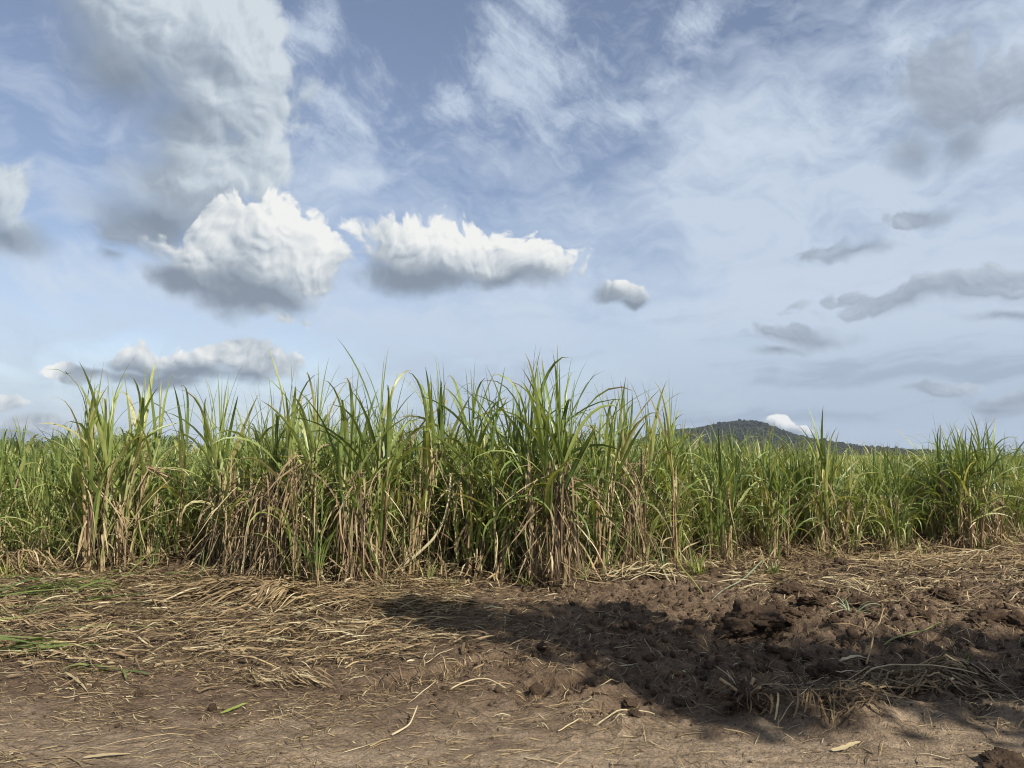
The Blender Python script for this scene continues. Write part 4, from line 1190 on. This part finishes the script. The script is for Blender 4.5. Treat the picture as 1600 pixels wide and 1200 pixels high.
# ------------------------------------------------------------------ light
sun = bpy.data.lights.new('sun', 'SUN'); sun.energy = 5.0; sun.angle = R(0.55); sun.color = (1.0, .945, .85)
so = bpy.data.objects.new('sun', sun); C.objects.link(so)
sd = Vector((SUN_XY[0] * math.cos(SUN_EL), SUN_XY[1] * math.cos(SUN_EL), math.sin(SUN_EL)))
so.rotation_euler = sd.to_track_quat('Z', 'Y').to_euler(); so.location = sd * 40

# ------------------------------------------------------------------ sky: Nishita plus procedural clouds in azimuth/elevation
world = bpy.data.worlds.new('World'); bpy.context.scene.world = world; world.use_nodes = True
world.node_tree.nodes.clear()
w = NT(world.node_tree); w.flat = True
tcn = w.node('ShaderNodeTexCoord')
sky = w.node('ShaderNodeTexSky', sky_type='NISHITA', sun_disc=False, sun_elevation=SUN_EL, sun_rotation=math.atan2(SUN_XY[0], SUN_XY[1]), altitude=0, air_density=1.0, dust_density=0.6, ozone_density=1.6)
dirn = w.vmath('NORMALIZE', tcn.outputs['Generated'])
dx, dy, dz = w.sep(dirn)
az = w.math('ARCTAN2', dx, dy); el = w.math('ARCSINE', dz)
p0 = w.comb(az, el, 0.0)
PXR = 1 / FPX


def blob_field(vec, blobs, k=.25):
    f = None
    for (px, py, rx, ry) in blobs:
        a, e = azel(px, py)
        ca = math.cos(math.atan((px - 800) / FPX))
        ix, iy = 1 / (rx * PXR * ca ** 1.5), 1 / (ry * PXR * ca)
        q = w.vmath('MULTIPLY_ADD', vec, (ix, iy, 1.0), (-a * ix, -e * iy, 0.0))
        v = w.math('SUBTRACT', 1.0, w.vmath('LENGTH', q))
        f = v if f is None else w.math('SMOOTH_MAX', f, v, k)
    return f


warp = w.vmath('SUBTRACT', w.noise(p0, 9, 3, .5, color=True), (.5, .5, .5))
warp2 = w.vmath('SUBTRACT', w.noise(p0, 34, 4, .6, color=True), (.5, .5, .5))
pw2 = w.vmath('ADD', p0, w.vmath('ADD', w.vmath('MULTIPLY', warp, (.05, .04, 0)), w.vmath('MULTIPLY', warp2, (.014, .011, 0))))

SC = 10.0   # clouds share the sky's scale


def c(r, g, b):
    f = lambda u: ((u / 255 + .055) / 1.055) ** 2.4 if u > 10 else u / 255 / 12.92
    return (f(r) * SC, f(g) * SC, f(b) * SC)


# clear sky
base = w.mix(1.0, sky.outputs[0], (1.46, 1.28, 1.24), 'MULTIPLY')
base = w.mix(w.math('MULTIPLY', w.sstep(el, .16, -.02), .8), base, c(172, 199, 229))


def fib(ang, sx, sy, scale, detail, rough, wob):
    """noise drawn out along a direction in azimuth/elevation"""
    ca, sa = math.cos(ang), math.sin(ang)
    u = w.math('ADD', w.math('MULTIPLY', az, ca), w.math('MULTIPLY', el, sa))
    v = w.math('SUBTRACT', w.math('MULTIPLY', el, ca), w.math('MULTIPLY', az, sa))
    q = w.comb(w.math('MULTIPLY', u, sx), w.math('MULTIPLY', v, sy))
    return w.noise(w.vmath('ADD', q, w.vmath('SCALE', warp, wob)), scale, detail, rough)


# high thin veil, thicker to the right and low down
st1 = fib(.16, 1.0, 4.5, 3.0, 8, .6, .35)
st2 = fib(-.4, 1.0, 2.6, 6.0, 8, .62, .2)
st3 = w.noise(w.vmath('ADD', p0, w.vmath('SCALE', warp, .2)), 2.6, 3, .5)
right = w.sstep(w.math('ADD', az, w.math('MULTIPLY', el, -.5)), -.3, .22)
lowl = w.math('MULTIPLY', w.sstep(el, .36, .12), .27)
topr = w.math('MULTIPLY', w.sstep(el, .36, .52), -.3)
veil = w.math('ADD', w.math('ADD', w.math('ADD', w.math('MULTIPLY', right, .68), lowl), topr),
              w.math('ADD', w.math('MULTIPLY', w.math('SUBTRACT', st1, .5), 1.7), w.math('ADD', w.math('MULTIPLY', w.math('SUBTRACT', st2, .5), 1.2), w.math('MULTIPLY', w.math('SUBTRACT', st3, .5), .9))))
veil = w.math('MULTIPLY', w.math('MINIMUM', w.math('MAXIMUM', w.math('ADD', veil, .25), .1), 1.0), .88)
veil_c = w.mix(w.sstep(el, .02, .22), c(170, 187, 208), c(203, 216, 233))
base = w.mix(veil, base, veil_c)
# broad grey-blue sheets low on the right
shn = fib(.05, 1.0, 7.0, 3.2, 6, .55, .25)
shm = w.math('MULTIPLY', w.math('MULTIPLY', w.sstep(shn, .47, .68), w.sstep(el, .3, .06)), w.sstep(az, -.25, .25))
base = w.mix(w.math('MULTIPLY', shm, .6), base, c(150, 166, 187))
# cirrus brush
CIR = [(810, 60, 90, 110), (840, 130, 120, 85), (885, 190, 95, 60), (975, 182, 85, 30), (1035, 128, 55, 18), (700, 150, 70, 50), (545, 190, 100, 80), (1080, 40, 60, 40), (1410, 70, 80, 60), (590, 280, 34, 24), (530, 292, 70, 34), (150, 430, 260, 60), (1230, 215, 220, 70), (480, 60, 60, 60)]
fc = blob_field(pw2, CIR, .5)
cn = fib(-.62, 1.0, 2.8, 9, 9, .66, .15)
cn2 = w.noise(w.vmath('ADD', p0, w.vmath('SCALE', warp2, .04)), 20, 8, .66)
cirm = w.math('ADD', w.math('MULTIPLY', fc, .8), w.math('ADD', w.math('MULTIPLY', w.math('SUBTRACT', cn, .5), 1.9), w.math('MULTIPLY', w.math('SUBTRACT', cn2, .5), 1.1)))
cirm = w.math('MULTIPLY', w.sstep(cirm, -.1, 1.15), .85)
base = w.mix(cirm, base, c(205, 218, 234))
# grey scraps of low cloud
GREY = [(205, 380, 52, 22), (238, 362, 38, 20), (175, 402, 28, 14), (1475, 160, 95, 85), (1530, 155, 80, 62), (1425, 240, 52, 40), (1495, 225, 65, 48), (1597, 165, 36, 40), (1270, 528, 84, 20), (1212, 551, 46, 13), (1485, 610, 74, 14), (1570, 632, 66, 16),
        (1440, 466, 165, 22), (1530, 450, 130, 28), (1565, 496, 80, 12), (1450, 335, 60, 18), (1330, 388, 90, 14)]
BIG = [(250, 50, 190, 100), (335, 125, 125, 105), (190, 105, 115, 85), (305, 200, 100, 65), (388, 50, 58, 58), (400, 150, 46, 48), (300, 285, 160, 55), (395, 268, 58, 48), (245, 340, 110, 60), (5, 320, 60, 62), (20, 370, 70, 36), (330, 335, 100, 50), (320, 248, 110, 50)]
CUM = [(420, 392, 122, 76), (335, 425, 108, 72), (466, 415, 70, 66), (430, 346, 56, 44), (395, 458, 120, 50), (280, 440, 58, 38),
       (632, 392, 86, 52), (700, 402, 135, 54), (800, 416, 105, 40), (650, 428, 110, 38), (965, 455, 50, 19), (1000, 468, 26, 16),
       (368, 553, 54, 27), (402, 570, 64, 32), (300, 576, 90, 28), (215, 566, 66, 28), (130, 586, 62, 15), (250, 592, 110, 16),
       (1218, 668, 30, 15), (1245, 678, 30, 10), (8, 628, 36, 18), (60, 662, 66, 19), (15, 680, 80, 18)]


def puff(vec, scale, detail):
    """cauliflower noise: billows over a fractal base"""
    n = w.noise(vec, scale, detail, .58)
    r = w.math('ADD', n, .26)
    for k, m in ((1.5, .36), (3.4, .16)):
        v = w.node('ShaderNodeTexVoronoi', feature='F1', voronoi_dimensions='2D')
        w.put(v.inputs['Vector'], vec); v.inputs['Scale'].default_value = scale * k
        r = w.math('SUBTRACT', r, w.math('MULTIPLY', v.outputs['Distance'], m))
    return r


def cloud_layer(blobs, nscale, amp, soft, t0, L, k, tones, gain, relief, bias, alpha, flat=1.0):
    """L points towards the sun across the sky; shading from how much cloud lies sunward against away from the sun"""
    global base
    pv = w.vmath('MULTIPLY', w.vmath('ADD', p0, w.vmath('SCALE', warp, .06)), (1.0, flat, 1.0))
    nA = puff(pv, nscale, 9)
    nL = puff(w.vmath('ADD', pv, tuple(x * .16 for x in L)), nscale, 5)
    f0 = blob_field(pw2, blobs, k)
    fP = blob_field(w.vmath('ADD', pw2, L), blobs, k)
    fM = blob_field(w.vmath('ADD', pw2, tuple(-x for x in L)), blobs, k)
    g = w.math('SUBTRACT', fP, fM)
    lee = w.sstep(g, .55, -.25, .35, 1.0)
    d0 = w.math('ADD', f0, w.math('MULTIPLY', w.math('MULTIPLY', w.math('SUBTRACT', nA, .5), amp), lee))
    sft = w.math('MULTIPLY', w.sstep(g, -.5, .6, .6, 1.9), soft)      # the shaded underside frays softly
    a = w.math('DIVIDE', w.math('SUBTRACT', d0, t0), sft, clamp=True)
    a = w.math('MULTIPLY', w.math('MULTIPLY', a, a), w.math('SUBTRACT', 3.0, w.math('MULTIPLY', a, 2.0)))
    occ = w.math('ADD', w.math('ADD', w.math('MULTIPLY', g, gain), bias), w.math('MULTIPLY', w.math('MULTIPLY', w.math('SUBTRACT', nL, nA), relief), lee))
    col = w.ramp(w.sstep(occ, -.1, 1.1), [(0, (1, 1, 1)), (.35, (.78, .8, .82)), (.68, (.42, .46, .52)), (1, (.22, .27, .33))]) if tones is None else w.ramp(occ, tones)
    col = w.vmath('SCALE', col, SC)
    base = w.mix(w.math('MULTIPLY', a, alpha), base, col)


def tone(*cols):
    return [(p, tuple(x / SC for x in c(*q))) for p, q in cols]


cloud_layer(GREY, 20, 1.7, .75, -.12, (.02, .03, 0), .2, tone((0., (190, 201, 213)), (.45, (163, 175, 190)), (1., (132, 144, 160))), .3, .9, .66, .82, 1.4)
cloud_layer(BIG, 10, 1.35, .6, -.16, (.03, .045, 0), .35, tone((0., (212, 221, 228)), (.35, (186, 198, 209)), (.65, (160, 172, 185)), (1., (130, 143, 159))), .55, 1.9, .52, .95)
cloud_layer(CUM, 22, 1.2, .38, -.04, (.032, .038, 0), .2, tone((0., (242, 243, 241)), (.25, (224, 228, 230)), (.5, (198, 206, 213)), (.75, (163, 174, 186)), (1., (136, 148, 163))), .55, 1.0, .58, 1.0)
bg = w.node('ShaderNodeBackground'); w.put(bg.inputs[0], base); bg.inputs[1].default_value = 0.075
wo = w.node('ShaderNodeOutputWorld'); w.l.new(bg.outputs[0], wo.inputs[0])
world.cycles.sampling_method = 'MANUAL'; world.cycles.sample_map_resolution = 512

# ------------------------------------------------------------------ camera and render settings
cd = bpy.data.cameras.new('camera'); cd.sensor_width = 36; cd.lens = FPX / 1600 * 36; cd.clip_start = .05; cd.clip_end = 20000
co = bpy.data.objects.new('camera', cd); C.objects.link(co)
co.location = (0, 0, CAM_H); co.rotation_euler = (PI / 2 + PITCH, 0, 0)
S = bpy.context.scene
S.camera = co
S.view_settings.view_transform = 'Standard'; S.view_settings.look = 'None'; S.view_settings.exposure = 0.42; S.view_settings.gamma = 1.0
S.render.engine = 'CYCLES'
S.cycles.max_bounces = 6; S.cycles.diffuse_bounces = 3; S.cycles.glossy_bounces = 2; S.cycles.transmission_bounces = 3; S.cycles.transparent_max_bounces = 4
S.cycles.filter_width = 1.1
S.cycles.use_adaptive_sampling = True; S.cycles.adaptive_threshold = .01
S.cycles.use_denoising = True; S.cycles.denoiser = 'OPENIMAGEDENOISE'; S.cycles.denoising_input_passes = 'RGB_ALBEDO_NORMAL'; S.cycles.denoising_prefilter = 'ACCURATE'
S.cycles.caustics_reflective = False; S.cycles.caustics_refractive = False
